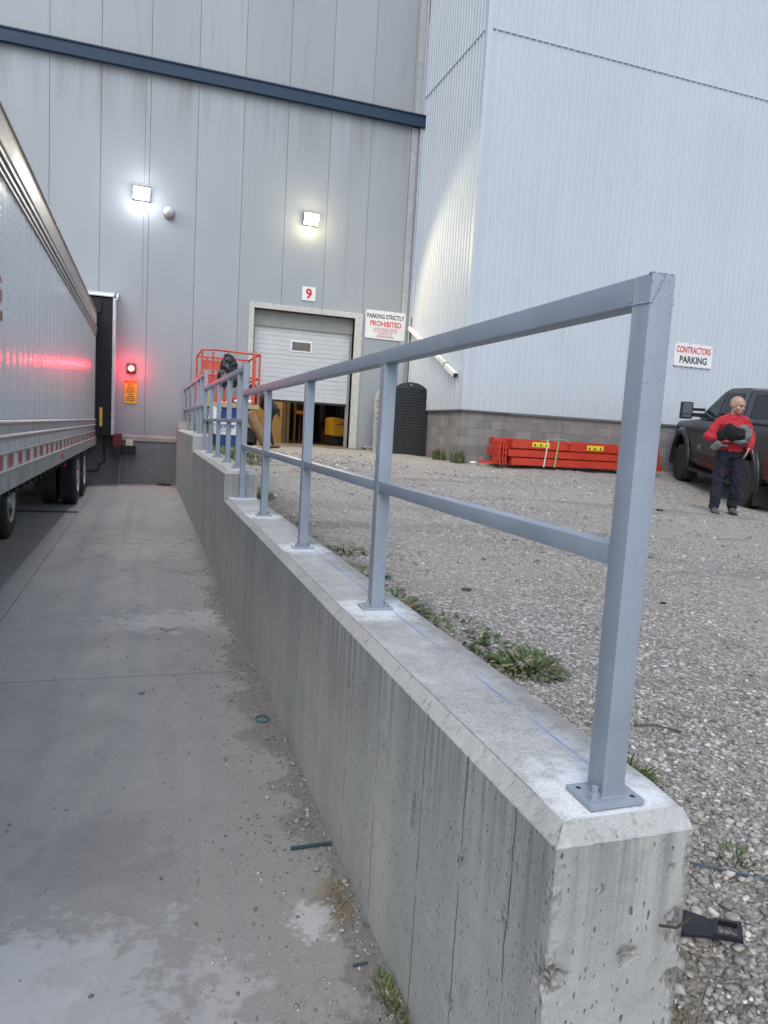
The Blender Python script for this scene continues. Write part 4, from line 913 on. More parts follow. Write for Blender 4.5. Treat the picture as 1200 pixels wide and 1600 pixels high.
bm = bmesh.new(); add_box(bm, .28, .60, YB-.22, YB-.1, FLOOR, FLOOR+.03, bev=.01); add_ell(bm, (.42, YB-.17, FLOOR+.03), (.08, .05, .03), sub=2); add_ell(bm, (.55, YB-.2, FLOOR+.02), (.06, .04, .03), sub=2)
tag(obj('rubber_scrap', bm, M_BLACK, loc=(.42, YB-.16, FLOOR)), 'black rubber scrap lying at the foot of the dock face', 'debris')
# floor drain
bm = bmesh.new(); add_box(bm, -3.6, -.985, 12.08, 12.24, FLOOR+.001, FLOOR+.005)
for i in range(50):
    add_box(bm, -3.6+i*.0522, -3.6+i*.0522+.02, 12.09, 12.23, FLOOR+.005, FLOOR+.009)
tag(obj('trench_drain', bm, M_UNDER, loc=(-2.3, 12.16, FLOOR)), 'dark trench drain grating across the floor under the trailer', 'drain')

# ------------------------------------------------------------------ trailer
XT = -1.05; XL = -3.5; TY0, TY1 = .9, 17.02
tr = thing('semi_trailer', 'long white box trailer backed up to the dock, with riveted side and aluminium rails', 'trailer', ((XT+XL)/2, TY1, FLOOR))
bm = bmesh.new(); add_box(bm, XL, XT, TY0, TY1, .21, 2.62)
obj('body', bm, M_TSIDE, tr)
bm = bmesh.new(); add_box(bm, XL-.01, XT+.012, TY0, TY1, 2.62, 2.865, bev=.015); obj('roof_rail', bm, M_ALU2, tr)
bm = bmesh.new(); add_box(bm, XL+.01, XT-.01, TY0+.01, TY1-.01, 2.866, 2.885); obj('roof', bm, M_ALU, tr)
bm = bmesh.new(); add_cyl(bm, (XT+.015, TY0, 2.868), (XT+.015, TY1, 2.868), .014, n=8); add_box(bm, XT+.001, XT+.03, TY0, TY1, 2.52, 2.555, bev=.006); add_box(bm, XT+.001, XT+.022, TY0, TY1, 2.455, 2.49, bev=.006); add_box(bm, XT+.001, XT+.018, TY0, TY1, 2.40, 2.425, bev=.005); obj('upper_moulding', bm, M_ALU, tr)
bm = bmesh.new()
for z in (.585, .475): add_prism(bm, [(XT+.001, z-.022), (XT+.03, z-.012), (XT+.036, z), (XT+.03, z+.012), (XT+.001, z+.022)], 'y', TY0, TY1)
add_box(bm, XT+.001, XT+.012, TY0, TY1, .44, .615); obj('rub_rail', bm, M_ALU, tr)
bm = bmesh.new(); add_box(bm, XT-.05, XT+.03, TY0, TY1, .045, .205, bev=.006); add_box(bm, XT+.0, XT+.036, TY0, TY1, .195, .213, bev=.004); add_box(bm, XT+.001, XT+.024, TY0, TY1, .33, .35, bev=.004)
obj('side_rail', bm, M_ALU2, tr)
obj('marking_tape', B((XT+.001, XT+.006, TY0, TY1, .216, .325)), M_TAPE, tr)
bm = bmesh.new()
for y in np.arange(3, 17, .75): add_box(bm, XT+.03, XT+.034, y, y+.02, .06, .19)
obj('rail_brackets', bm, M_ALU, tr)
obj('rear_frame', B((XT-.12, XT+.02, TY1, TY1+.05, .05, 2.86), (XL, XL+.12, TY1, TY1+.05, .05, 2.86), (XL+.12, XT-.12, TY1, TY1+.05, .05, .25)), M_ALU, tr)
obj('floor_frame', B((XL+.05, XT-.06, TY0, TY1, .02, .208), (-2.75, -2.65, 3, TY1-.2, -.2, .018), (-1.9, -1.8, 3, TY1-.2, -.2, .018)), M_UNDER, tr)
bm = bmesh.new()
for y in np.arange(2, 16.8, .4): add_box(bm, XL+.06, XT-.055, y, y+.08, -.06, .019)
obj('cross_member', bm, M_UNDER, tr)
bm = bmesh.new(); add_box(bm, XT+.03, XT+.045, 10.1, 10.22, .10, .16, bev=.008); obj('marker_light', bm, paint('amber_red_marker', (.45, .06, .02), .3), tr)
TR = .49
def wheel(x_out, y, zc=None, dual=True, rad=.485):
    zc = FLOOR+rad
    for k_, off in enumerate((0, .31) if dual else (0,)):
        x1 = x_out-off; wd = .27
        prof = [(rad*.56, x1-wd+.02), (rad*.86, x1-wd), (rad*.97, x1-wd+.03), (rad, x1-wd+.06)]
        for g_ in range(4): prof += [(rad, x1-wd+.08+g_*.035), (rad-.012, x1-wd+.084+g_*.035), (rad-.012, x1-wd+.094+g_*.035), (rad, x1-wd+.098+g_*.035)]
        prof += [(rad*.97, x1-.025), (rad*.86, x1), (rad*.60, x1-.015), (rad*.56, x1-.03)]
        bm = bmesh.new(); add_lathe(bm, prof, (0, y, zc), 'x', 48); wl = obj('wheel', bm, M_TYRE, tr, smooth=R(30))
        bm = bmesh.new()
        if k_ == 0: add_lathe(bm, [(rad*.57, x1-.032), (rad*.575, x1-.005), (rad*.53, x1-.004), (rad*.47, x1-.06), (rad*.30, x1-.085), (rad*.27, x1-.04), (rad*.2, x1-.03), (rad*.17, x1+.0), (rad*.1, x1+.01)], (0, y, zc), 'x', 40)
        else: add_lathe(bm, [(rad*.56, x1-.2), (rad*.56, x1-.06), (rad*.3, x1-.07)], (0, y, zc), 'x', 24)
        obj('rim', bm, paint('steel_wheel_rim', (.50, .49, .46), .4, .4), wl, smooth=R(30))
for y in (13.35, 14.75):
    wheel(XT-.03, y); wheel(XL+.62, y)
    bm = bmesh.new(); add_cyl(bm, (XL+.3, y, FLOOR+.48), (XT-.3, y, FLOOR+.48), .07); obj('axle', bm, M_UNDER, tr)
wheel(XT-.46, 9.55, dual=False, rad=.45); wheel(XL+.7, 9.55, dual=False, rad=.45)
bm = bmesh.new(); add_cyl(bm, (XL+.5, 9.55, FLOOR+.45), (XT-.5, 9.55, FLOOR+.45), .06); add_box(bm, XT-.75, XT-.68, 9.5, 9.6, FLOOR+.45, .02); obj('axle', bm, M_UNDER, tr)
obj('mud_flap', B((XT-.62, XT-.06, 15.6, 15.615, -.62, .02), (XT-.1, XT-.06, 15.5, 16.9, -.12, .02)), M_BLACK, tr)
obj('mud_flap', B((XT-.62, XT-.3, 12.55, 12.565, -.55, .02)), M_BLACK, tr)
bm = bmesh.new(); add_box(bm, XT-.20, XT-.17, 12.64, 12.70, -.18, -.02, bev=.006); obj('reflector', bm, paint('orange_reflector', (.5, .1, .03), .3), tr)
obj('landing_gear', B((XT-.6, XT-.48, 3.0, 3.12, -.7, .02), (XT-.66, XT-.42, 2.94, 3.18, -.73, -.7), (XL+.48, XL+.6, 3.0, 3.12, -.7, .02)), M_UNDER, tr)
M_TLET = paint('maroon_trailer_lettering', (.30, .06, .07), .5)
# the right-hand ends of two lines of lettering, cut off by the picture's edge
text_mesh('G', .17, .20, (XT+.003, 6.10, 1.575), M_TLET, 'lettering', tr, bold=.01, axis='x')
text_mesh('es', .17, .075, (XT+.003, 6.13, 1.385), M_TLET, 'lettering', tr, bold=.01, axis='x')

# ------------------------------------------------------------------ red steel beams along the block wall
strap_g = paint('green_strap', (.25, .5, .2), .5); strap_w = paint('white_strap', (.65, .66, .6), .5)
M_LAB = paint('yellow_label', (.75, .62, .05), .5)
def beam(x0, x1, y, z, h, wd, label, tilt=0, labs=()):
    t_ = thing('steel_beam', label, 'steel beam', ((x0+x1)/2, y, z), group='red steel beams stacked by the wall')
    bm = bmesh.new(); pr_ = [(y, z), (y, z+h), (y+wd, z+h), (y+wd, z+h-.03), (y+.03, z+h-.03), (y+.03, z+.03), (y+wd, z+.03), (y+wd, z)]
    add_prism(bm, pr_, 'x', x0, x1); bmesh.ops.bevel(bm, geom=bm.edges[:], offset=.004, segments=1, affect='EDGES')
    obj('web', bm, M_BEAM, t_)
    bm = bmesh.new()
    for x in (x0-.012, x1): add_box(bm, x, x+.012, y-.012, y+wd+.005, z-.002, z+h+.004)
    obj('end_plate', bm, M_BEAM, t_)
    for lx in labs:
        pl = obj('label_plate', B((lx, lx+.42, y-.004, y-.0005, z+h*.25, z+h*.85)), M_LAB, t_)
        bm = bmesh.new()
        for q in range(3):
            cx = lx+.07+.14*q; add_box(bm, cx-.002+.06, cx+.002+.06, y-.0055, y-.004, z+h*.25, z+h*.85)
            add_prism(bm, [(cx-.04, z+h*.35), (cx+.03, z+h*.35), (cx-.005, z+h*.72)], 'y', y-.0055, y-.004)
        obj('pictogram', bm, M_INK, pl)
    return t_
bz = .16
beam(7.30, 11.10, 13.35, bz, .15, .18, 'bottom beam of the front row in the red beam stack')
beam(7.22, 11.04, 13.36, bz+.175, .15, .18, 'middle beam of the front row in the red beam stack')
beam(7.28, 8.62, 13.34, bz+.355, .17, .18, 'short top beam at the left end of the red beam stack, with yellow labels', labs=(7.75,))
beam(8.66, 10.98, 13.34, bz+.35, .165, .18, 'long top beam of the front row with two yellow label sets', labs=(9.1, 10.45))
beam(7.02, 11.05, 13.62, bz, .17, .2, 'bottom beam of the rear row against the block wall')
beam(6.95, 11.0, 13.62, bz+.19, .17, .2, 'middle beam of the rear row against the block wall')
beam(6.98, 11.0, 13.62, bz+.38, .17, .2, 'top beam of the rear row against the block wall, reaching farthest left')
bm = bmesh.new()
for i, x in enumerate((6.97, 7.06, 7.14)):
    add_box(bm, x, x+.03, 13.3+.03*i, 13.60, bz, bz+.48-.03*i)
    add_box(bm, x, x+.03, 13.27+.03*i, 13.34, bz, bz+.06)
    for zz in (.1, .22, .34): add_box(bm, x-.02, x, 13.36, 13.42, bz+zz, bz+zz+.04)
add_box(bm, 6.62, 7.0, 13.5, 13.53, bz, bz+.05); add_cyl(bm, (6.62, 13.515, bz+.03), (6.7, 13.515, bz+.12), .012)
tag(obj('steel_bracket', bm, M_BEAM, loc=(7.05, 13.4, bz)), 'red end brackets standing at the left end of the beam stack', 'bracket')
def strap(x, mat, label, lean=0):
    bm = bmesh.new(); y = 13.333; z0, z1 = bz-.02, bz+.535
    pts_ = [(x+lean, y, z0), (x, y-.003, z1), (x-.05, y+.2, z1+.015), (x-.08, y+.5, z1+.01)]
    for a, b in zip(pts_, pts_[1:]): add_bar(bm, a, b, .03, .003)
    if mat == strap_g: add_tube(bm, [(x-.3, y+.05, z1+.01), (x-.1, y+.02, z1+.06), (x+.15, y, z1+.05), (x+.3, y-.01, z1-.02)], .006)
    tag(obj('strap', bm, mat, loc=(x, y, z0)), label, 'strap', 'straps around the beam stack')
strap(8.12, strap_w, 'pale strap around the left part of the beam stack, first from the left', -.06); strap(8.38, strap_g, 'greenish strap just right of the left yellow labels', -.06)
strap(10.22, strap_g, 'green strap with a loose loop near the right end of the stack', -.05); strap(10.05, strap_w, 'white strap left of the loose green loop', .0); strap(10.9, strap_w, 'last strap at the right end of the beam stack')

# ------------------------------------------------------------------ ribbed plastic panels leaning in the corner
def arch_panel(name, label, cx, y, z0, wd, ht, mat, rz, lean, chev=True, group=None):
    t_ = thing(name, label, 'plastic panel', (cx, y, z0), rz, group)
    bm = bmesh.new(); AR = .42; out = [(-wd/2, 0), (-wd/2, ht-AR)]
    for i in range(1, 12):
        a = PI-PI*i/12; ee = 1.0
        out.append((wd/2*math.copysign(abs(math.cos(a))**ee, math.cos(a)), ht-AR+AR*abs(math.sin(a))**.9))
    out += [(wd/2, ht-AR), (wd/2, 0)]
    add_prism(bm, out, 'y', 0, .06); bmesh.ops.bevel(bm, geom=bm.edges[:], offset=.015, segments=2, affect='EDGES')
    bmesh.ops.transform(bm, matrix=Matrix.Rotation(-lean, 4, 'X'), verts=bm.verts); p_ = obj('shell', bm, mat, t_, local=True)
    bm = bmesh.new(); z = .05
    while z < ht-.12:
        hw = wd/2-.05 if z < ht-AR else (wd/2-.05)*math.sqrt(max(0, 1-((z-ht+AR)/AR)**2))
        if hw > .08:
            if chev:
                n_ = 6; q = [(-hw+2*hw*i/n_, z+.045*(1-abs(2*i/n_-1))*hw*2) for i in range(n_+1)]
                for a, b in zip(q, q[1:]): add_bar(bm, (a[0], -.018, a[1]), (b[0], -.012, b[1]), .05, .030, bev=.010)
            else: add_bar(bm, (-hw, -.012, z), (hw, -.012, z), .03, .05, bev=.01)
        z += .068 if chev else .14
    bmesh.ops.transform(bm, matrix=Matrix.Rotation(-lean, 4, 'X'), verts=bm.verts); obj('rib', bm, mat, t_, local=True)
    bm = bmesh.new()
    for x, z in ((0, ht-.07), (wd/2-.07, ht-.45), (-wd/2+.07, ht-.45)): add_cyl(bm, (x, -.002, z), (x, -.012, z), .018, n=12)
    bmesh.ops.transform(bm, matrix=Matrix.Rotation(-lean, 4, 'X'), verts=bm.verts); obj('grommet', bm, M_STEEL, t_, local=True)
arch_panel('ribbed_panel', 'tall black ribbed plastic panel with a rounded top leaning in the corner', 6.02, 16.2, .12, .98, 1.80, M_PLASTB, R(-12), R(3))
arch_panel('ribbed_panel', 'grey ribbed plastic panel with a dark rim standing behind the black panel', 5.78, 16.95, .16, .8, 1.70, M_GREYP, R(-8), R(4), chev=False)
bm = bmesh.new(); add_box(bm, 5.30, 5.44, YB-.3, YB-.06, .17, .26, bev=.02); add_box(bm, 5.25, 5.5, YB-.32, YB-.05, .262, .30, bev=.015)
tag(obj('ash_bin', bm, M_GREYP, loc=(5.37, YB-.2, .2)), 'small low grey box at the foot of the door frame', 'box')

# ------------------------------------------------------------------ scissor lift and the things round it
LY = 15.9
lf = thing('scissor_lift', 'orange red scissor lift with a railed platform parked by the wall end', 'lift', (1.72, LY, .2))
X0, X1, Y0_, Y1_, ZP, ZT = 1.08, 2.26, 15.35, 17.0, 1.10, 2.17
bm = bmesh.new(); add_box(bm, X0-.02, X1+.02, Y0_-.02, Y1_+.02, ZP-.10, ZP, bev=.01); obj('platform', bm, paint('worn_platform_edge', (.40, .33, .22), .7), lf)
for x in (X0, X0+.22, (X0+X1)/2-.12, X1-.12, X1):
    for y in (Y0_, Y1_):
        bm = bmesh.new(); add_cyl(bm, (x, y, ZP), (x, y, ZT-.01 if x in (X0, X1) else ZT-.05), .022, n=10); obj('guard_post', bm, M_LIFT, lf)
bm = bmesh.new()
for z in (ZT-.02, ZP+.55):
    add_tube(bm, [(X0, Y0_, z), (X0, Y1_, z), (X1, Y1_, z)], .022)
    add_tube(bm, [(X0, Y0_, z), (X0+.3, Y0_-.0, z+.02 if z > 2 else z), (X1-.3, Y0_, z), (X1, Y0_, z)], .022); add_tube(bm, [(X1, Y0_, z), (X1, Y1_, z)], .022)
add_box(bm, X0+.12, X1-.35, Y1_-.03, Y1_-.01, ZP+.45, ZP+.62); add_box(bm, X0+.12, X1-.35, Y1_-.03, Y1_-.01, ZP+.78, ZP+.98); add_box(bm, X0, X1, Y1_-.02, Y1_, ZP, ZP+.15)
add_box(bm, X1-.14, X1-.08, Y0_-.03, Y0_+.03, ZP, ZT-.02)
obj('guard_rail', bm, M_LIFT, lf, smooth=R(40))
bm = bmesh.new()
for x in (X0+.12, X1-.2):
    for (a, b) in (((Y0_+.1, .5), (Y1_-.1, ZP-.12)), ((Y0_+.1, ZP-.12), (Y1_-.1, .5))): add_bar(bm, (x+(0 if a[1] > .6 else .06), a[0], a[1]), (x+(0 if a[1] > .6 else .06), b[0], b[1]), .05, .1)
obj('scissor_arm', bm, paint('dark_scissor_steel', (.06, .02, .02), .6), lf)
obj('chassis', B((X0+.02, X1-.02, Y0_+.05, Y1_-.05, .30, .55), (X0+.1, X1-.4, Y0_, Y0_+.05, .32, .6), bev=.01), paint('dark_lift_base', (.035, .035, .04), .6), lf)
obj('decal_plate', B((1.98, 2.2, Y0_+.03, Y0_+.045, .62, .76)), paint('tan_plate', (.42, .33, .17), .6), lf)
for x in (X0, X1-.12):
    for y in (Y0_+.3, Y1_-.35):
        bm = bmesh.new(); add_cyl(bm, (x, y, .40), (x+.14, y, .40), .19, n=24); wl = obj('wheel', bm, M_TYRE, lf)
        bm = bmesh.new(); add_cyl(bm, (x-.005, y, .40), (x+.145, y, .40), .09, n=16); obj('hub', bm, M_LIFT, wl)
bm = bmesh.new(); add_ell(bm, (1.62, Y0_-.06, 1.78), (.19, .1, .32)); add_ell(bm, (1.60, Y0_-.05, 2.04), (.1, .07, .08)); add_ell(bm, (1.52, Y0_-.08, 1.6), (.14, .09, .2)); add_ell(bm, (1.71, Y0_-.07, 1.55), (.12, .08, .14))
me = bpy.data.meshes.new('bag'); bm.to_mesh(me); bm.free(); 
def remesh(me_, vox, smooth_it=6):
    o_ = bpy.data.objects.new('tmp', me_); COL.objects.link(o_); md = o_.modifiers.new('r', 'REMESH'); md.mode = 'VOXEL'; md.voxel_size = vox
    if smooth_it: s2 = o_.modifiers.new('s', 'SMOOTH'); s2.iterations = smooth_it; s2.factor = .6
    dg = bpy.context.evaluated_depsgraph_get(); out = bpy.data.meshes.new_from_object(o_.evaluated_get(dg)); bpy.data.objects.remove(o_); return out
me = remesh(me, .02, 3)
for v_ in me.vertices: v_.co += Vector((0, -1, 0))*.02*fbm(v_.co.x, v_.co.y, v_.co.z, 3, 9)+v_.normal*.02*fbm(v_.co.x, v_.co.z, 0, 2, 14)
tag(obj('rubbish_bag', me, paint('black_bin_bag', (.012, .012, .014), .3), smooth=True, loc=(1.62, Y0_-.06, 1.45)), 'black plastic bag hung over the rail of the orange lift', 'bag')
# things lying on the platform
def lump(name, label, cat, parts, mat, vox=.015, amp=.015):
    bm = bmesh.new()
    for c, r in parts: add_ell(bm, c, r, sub=2)
    me_ = bpy.data.meshes.new(name); bm.to_mesh(me_); bm.free(); me_ = remesh(me_, vox, 3)
    for v_ in me_.vertices: v_.co += v_.normal*amp*fbm(v_.co.x, v_.co.y, v_.co.z, 3, 12)
    c = parts[0][0]; return tag(obj(name, me_, mat, smooth=True, loc=c), label, cat)
lump('red_cloth', 'crumpled red cloth on the lift platform', 'cloth', [((1.80, Y0_+.12, ZP+.08), (.16, .1, .07)), ((1.95, Y0_+.15, ZP+.07), (.12, .1, .06))], paint('red_fabric', (.42, .02, .04), .8))
lump('white_bag', 'small white sack at the front edge of the lift platform', 'bag', [((1.88, Y0_+.0, ZP+.045), (.14, .06, .045)), ((2.06, Y0_+.02, ZP+.05), (.09, .06, .05))], paint('off_white_fabric', (.62, .58, .52), .8))
tag(obj('white_tray', B((1.44, 1.66, Y0_, Y0_+.2, ZP+.001, ZP+.03), (1.44, 1.45, Y0_, Y0_+.2, ZP+.03, ZP+.05), bev=.003), M_WHITE, loc=(1.55, Y0_+.1, ZP)), 'flat white tray on the lift platform left of the red cloth', 'tray')
tag(obj('plywood_board', B((1.16, 1.34, Y0_+.0, Y0_+.06, ZP+.001, ZP+.22), bev=.004), paint('tan_board', (.42, .34, .24), .7), loc=(1.25, Y0_, ZP)), 'tan board piece standing at the left corner of the lift platform', 'board')
# blue drum with a white band
dm = thing('blue_bin', 'blue plastic bin with a white printed band in front of the lift', 'bin', (1.50, 14.6, .16), R(6))
def taper(w0, w1, d0, d1, z0, z1, off=0, bev=.02):
    bm = bmesh.new(); vs = [[bm.verts.new((sx*w_/2, sy*d_/2, z)) for sx, sy in ((-1, -1), (1, -1), (1, 1), (-1, 1))] for w_, d_, z in ((w0+off, d0+off, z0), (w1+off, d1+off, z1))]
    bm.faces.new(vs[0][::-1]); bm.faces.new(vs[1])
    for i in range(4): bm.faces.new((vs[0][i], vs[0][(i+1) % 4], vs[1][(i+1) % 4], vs[1][i]))
    if bev: bmesh.ops.bevel(bm, geom=bm.edges[:], offset=bev, segments=2, affect='EDGES')
    return bm
M_BBIN = paint('blue_bin_plastic', (.012, .05, .20), .4, var=.12)
obj('shell', taper(.42, .54, .42, .5, 0, .80), M_BBIN, dm, local=True)
bm = taper(.463, .505, .455, .48, .29, .56, .012, .006); obj('printed_band', bm, M_WHITE, dm, local=True)
text_mesh('Panther', .38, .11, (-.02, -.247, .475), paint('blue_print', (.02, .06, .32), .5), 'lettering', dm, bold=.02, local=True)
text_mesh('BUILT TO LAST', .36, .025, (-.04, -.2445, .405), M_GREYP, 'small_lettering', dm, local=True) if False else obj('print_line', B((-.22, .1, -.2465, -.240, .38, .39), (-.22, .04, -.2465, -.240, .355, .362)), M_GREYP, dm, local=True)
obj('lid', taper(.56, .54, .52, .5, .801, .83), paint('dark_bin_lid', (.02, .025, .03), .5), dm, local=True)
bm = bmesh.new(); add_box(bm, 1.17, 1.36, 14.28, 14.30, .68, .98, bev=.003); bmesh.ops.rotate(bm, cent=(1.26, 14.3, .82), matrix=Matrix.Rotation(R(18), 3, 'Y'), verts=bm.verts)
tag(obj('paper_sheet', bm, M_WHITE, loc=(1.26, 14.3, .7)), 'white paper sheets stuck on the left edge of the blue bin', 'paper')
bx_ = thing('cardboard_box', 'brown cardboard box on the ground between the railing posts and the blue bin', 'box', (1.25, 14.9, .2))
obj('carton', B((1.02, 1.22, 14.9, 15.2, .2, .62), bev=.006), M_CARD, bx_); obj('flap', B((1.02, 1.22, 14.85, 14.895, .60, .61)), M_CARD, bx_)
bm = bmesh.new(); add_box(bm, 1.13, 1.2, 13.95, 14.0, .18, .5, bev=.008); add_box(bm, 1.1, 1.23, 13.9, 14.05, .17, .19)
tag(obj('marker_post', bm, paint('orange_marker', (.5, .14, .03), .5), loc=(1.16, 13.97, .18)), 'small orange post standing behind the far railing', 'post')
# cardboard tube leaning on the lift
ct = thing('cardboard_tube', 'thick brown cardboard roll leaning against the lift', 'tube', (2.42, 15.2, .2))
a_, b_ = Vector((2.46, 15.15, .23)), Vector((2.03, 15.05, .92))
bm = bmesh.new(); add_cyl(bm, a_, b_, .105, n=28); obj('roll', bm, paint('brown_roll', (.27, .16, .085), .75, var=.2), ct, smooth=R(40))
d_ = (b_-a_).normalized(); bm = bmesh.new(); add_cyl(bm, b_+d_*.001, b_+d_*.006, .085, n=24); obj('open_end', bm, M_CARD, ct)
lump('cardboard_scrap', 'scrap of dark packaging on the ground below the cardboard roll', 'debris', [((2.62, 15.3, .235), (.16, .08, .03)), ((2.7, 15.35, .25), (.07, .06, .04))], paint('scrap_brown', (.09, .05, .035), .8))
lump('wooden_offcut', 'pale offcuts on the ground beside the lift wheel', 'debris', [((2.2, 14.9, .23), (.12, .05, .03)), ((2.32, 14.85, .22), (.07, .05, .02))], M_WOOD)

# ------------------------------------------------------------------ people
def cap(bm, p, q, r1, r2, n=14):
    p = Vector(p); q = Vector(q); add_cyl(bm, p, q, r1, r2, n=n, cap=True)
    bmesh.ops.create_icosphere(bm, subdivisions=2, radius=r1, matrix=Matrix.Translation(p)); bmesh.ops.create_icosphere(bm, subdivisions=2, radius=r2, matrix=Matrix.Translation(q))
def chain(bm, pts_, rs):
    for i in range(len(pts_)-1): cap(bm, pts_[i], pts_[i+1], rs[i], rs[i+1])
def to_mesh(bm, vox, sm):
    me_ = bpy.data.meshes.new('b'); bm.to_mesh(me_); bm.free(); return remesh(me_, vox, sm)
def hand(bm, wrist, d, nrm, side, curl=.6, s=1.0):
    """palm plus four fingers and a thumb; d = direction of the fingers, nrm = back of the hand, side = thumb side"""
    w_ = Vector(wrist); d = Vector(d).normalized(); nrm = Vector(nrm); nrm = (nrm-d*nrm.dot(d)).normalized(); sd_ = nrm.cross(d).normalized()*side
    for k_ in range(4):
        o_ = sd_*(.028-.0187*k_)*s; cap(bm, w_+o_*.6, w_+d*.085*s+o_, .015*s, .012*s, 8)
        L = (.036, .041, .038, .03)[k_]*s; p = w_+d*.088*s+o_; dd = d.copy()
        for j in range(3):
            dd = (dd-nrm*curl*(.55 if j == 0 else .8)).normalized(); q = p+dd*L*(1, .72, .55)[j]; cap(bm, p, q, (.0095-.0012*j)*s, (.0088-.0014*j)*s, 8); p = q
    p = w_+sd_*.026*s+d*.02*s; q = p+(sd_*.8+d*.55-nrm*.25).normalized()*.04*s; cap(bm, p, q, .013*s, .011*s, 8); cap(bm, q, q+(sd_*.25+d*.9-nrm*.4).normalized()*.035*s, .0105*s, .009*s, 8)
def head(bm, c, yaw, tilt=0, s=1.0):
    s *= 1.0
    """c = centre of the skull; faces +Y rotated by yaw"""
    Rm = Matrix.Translation(c) @ Matrix.Rotation(yaw, 4, 'Z') @ Matrix.Rotation(tilt, 4, 'X')
    def e(p, r): add_ell(bm, Rm @ (Vector(p)*s), tuple(x*s for x in r), Matrix.Rotation(yaw, 4, 'Z') @ Matrix.Rotation(tilt, 4, 'X'), sub=3)
    e((0, -.012, .022), (.077, .096, .088)); e((0, .018, -.045), (.062, .072, .068)); e((0, .050, -.085), (.036, .032, .026))
    e((0, .082, .022), (.055, .014, .011)); e((0, .091, -.018), (.012, .015, .024)); e((0, .101, -.030), (.014, .012, .010)); e((0, .082, -.060), (.025, .010, .006)); e((0, .080, -.070), (.022, .010, .006))
    for sx in (-1, 1): e((sx*.077, -.006, -.012), (.008, .018, .028)); e((sx*.042, .056, -.030), (.025, .022, .022))
    return Rm
SKIN = paint('skin', (.42, .25, .19), .5, var=.08, sc_=20)
def jit(me_, amp, f, dirn=None):
    me_.update()
    for v_ in me_.vertices: v_.co += v_.normal*amp*fbm(v_.co.x, v_.co.y, v_.co.z, 3, f)
# man with the bundle (built at the origin, facing +Y of his own frame, then turned towards the camera)
MX, MY = 8.16, 8.36; MZ = gh(MX, MY)
man = thing('person', 'bald man in a red long sleeved shirt and dark jeans carrying a bundled jacket', 'person', (MX, MY, MZ), R(150))
# own frame: +Y forward, +X his right is -? (x to his right = +X when facing +Y)
hipL, hipR = Vector((-.095, 0, .88)), Vector((.095, 0, .88))
kneL, kneR = Vector((-.115, .03, .47)), Vector((.13, .0, .47))
ankL, ankR = Vector((-.125, -.09, .09)), Vector((.15, .02, .085))
shL, shR = Vector((-.175, .0, 1.375)), Vector((.175, .0, 1.375))
elR = Vector((.34, .02, 1.14)); wrR = Vector((.13, .21, 1.08))
elL = Vector((-.27, -.03, 1.13)); wrL = Vector((-.20, .16, .99))
HC = Vector((-.015, .055, 1.60)); HY = R(38)
def torso(bm, g_):
    add_ell(bm, (0, 0, .93), (.165+g_, .115+g_, .11), sub=3); add_ell(bm, (0, .012, 1.06), (.155+g_, .125+g_, .14), sub=3); add_ell(bm, (0, 0, 1.25), (.17+g_, .12+g_, .17), sub=3); add_ell(bm, (0, -.01, 1.36), (.165+g_, .09+g_, .07+g_*.5), sub=3); cap(bm, (-.14, 0, 1.385), (-.05, -.01, 1.425), .05+g_, .06+g_); cap(bm, (.14, 0, 1.385), (.05, -.01, 1.425), .05+g_, .06+g_)
    cap(bm, (0, -.005, 1.43), (0, .0, 1.40), .06+g_, .09+g_)
bm = bmesh.new(); torso(bm, -.006)
chain(bm, [hipL, kneL, ankL], [.085, .055, .04]); chain(bm, [hipR, kneR, ankR], [.085, .055, .04]); cap(bm, hipL, hipR, .09, .09)
for a in (ankL, ankR): cap(bm, a+Vector((0, 0, -.02)), a+Vector((0, .12, -.06)), .028, .018)
chain(bm, [shL+Vector((.02, 0, -.02)), elL, wrL], [.045, .04, .03]); chain(bm, [shR+Vector((-.02, 0, -.02)), elR, wrR], [.045, .04, .03])
cap(bm, (0, -.01, 1.42), (-.008, .035, 1.55), .066, .062); head(bm, HC, HY, R(-14), 1.13)
hand(bm, wrR, (-.85, .3, .35), (.2, .9, -.1), 1, .45); hand(bm, wrL, (.3, .35, -.9), (-.8, .2, 0), 1, .3)
me = to_mesh(bm, .0065, 2); obj('body', me, SKIN, man, smooth=True, local=True)
Rh = Matrix.Translation(HC) @ Matrix.Rotation(HY, 4, 'Z') @ Matrix.Rotation(R(-14), 4, 'X')
bm = bmesh.new()
for sx in (-1, 1): add_ell(bm, Rh @ (Vector((sx*.031, .079, .002))*1.13), (.012, .007, .007), Matrix.Rotation(HY, 4, 'Z'), sub=2)
obj('eye', bm, paint('eye_dark', (.06, .05, .05), .3), man, local=True)
bm = bmesh.new()
for sx in (-1, 1): add_ell(bm, Rh @ (Vector((sx*.031, .090, .024))*1.13), (.018, .006, .004), Matrix.Rotation(HY, 4, 'Z'), sub=2)
obj('eyebrow', bm, paint('brow_brown', (.12, .07, .05), .8), man, local=True)
bm = bmesh.new(); torso(bm, .012); chain(bm, [shL+Vector((.015, 0, -.012)), elL, elL.lerp(wrL, .93)], [.074, .066, .050]); chain(bm, [shR+Vector((-.015, 0, -.012)), elR, elR.lerp(wrR, .93)], [.074, .066, .050])
add_ell(bm, (0, .01, .95), (.19, .14, .07), sub=3)
me = to_mesh(bm, .011, 3); jit(me, .022, 8); jit(me, .009, 24)
for v_ in me.vertices: v_.co.z = max(v_.co.z, .915+.004*math.sin(v_.co.x*14))
obj('shirt', me, paint('red_shirt', (.42, .022, .035), .85, var=.12, sc_=10), man, smooth=True, local=True)
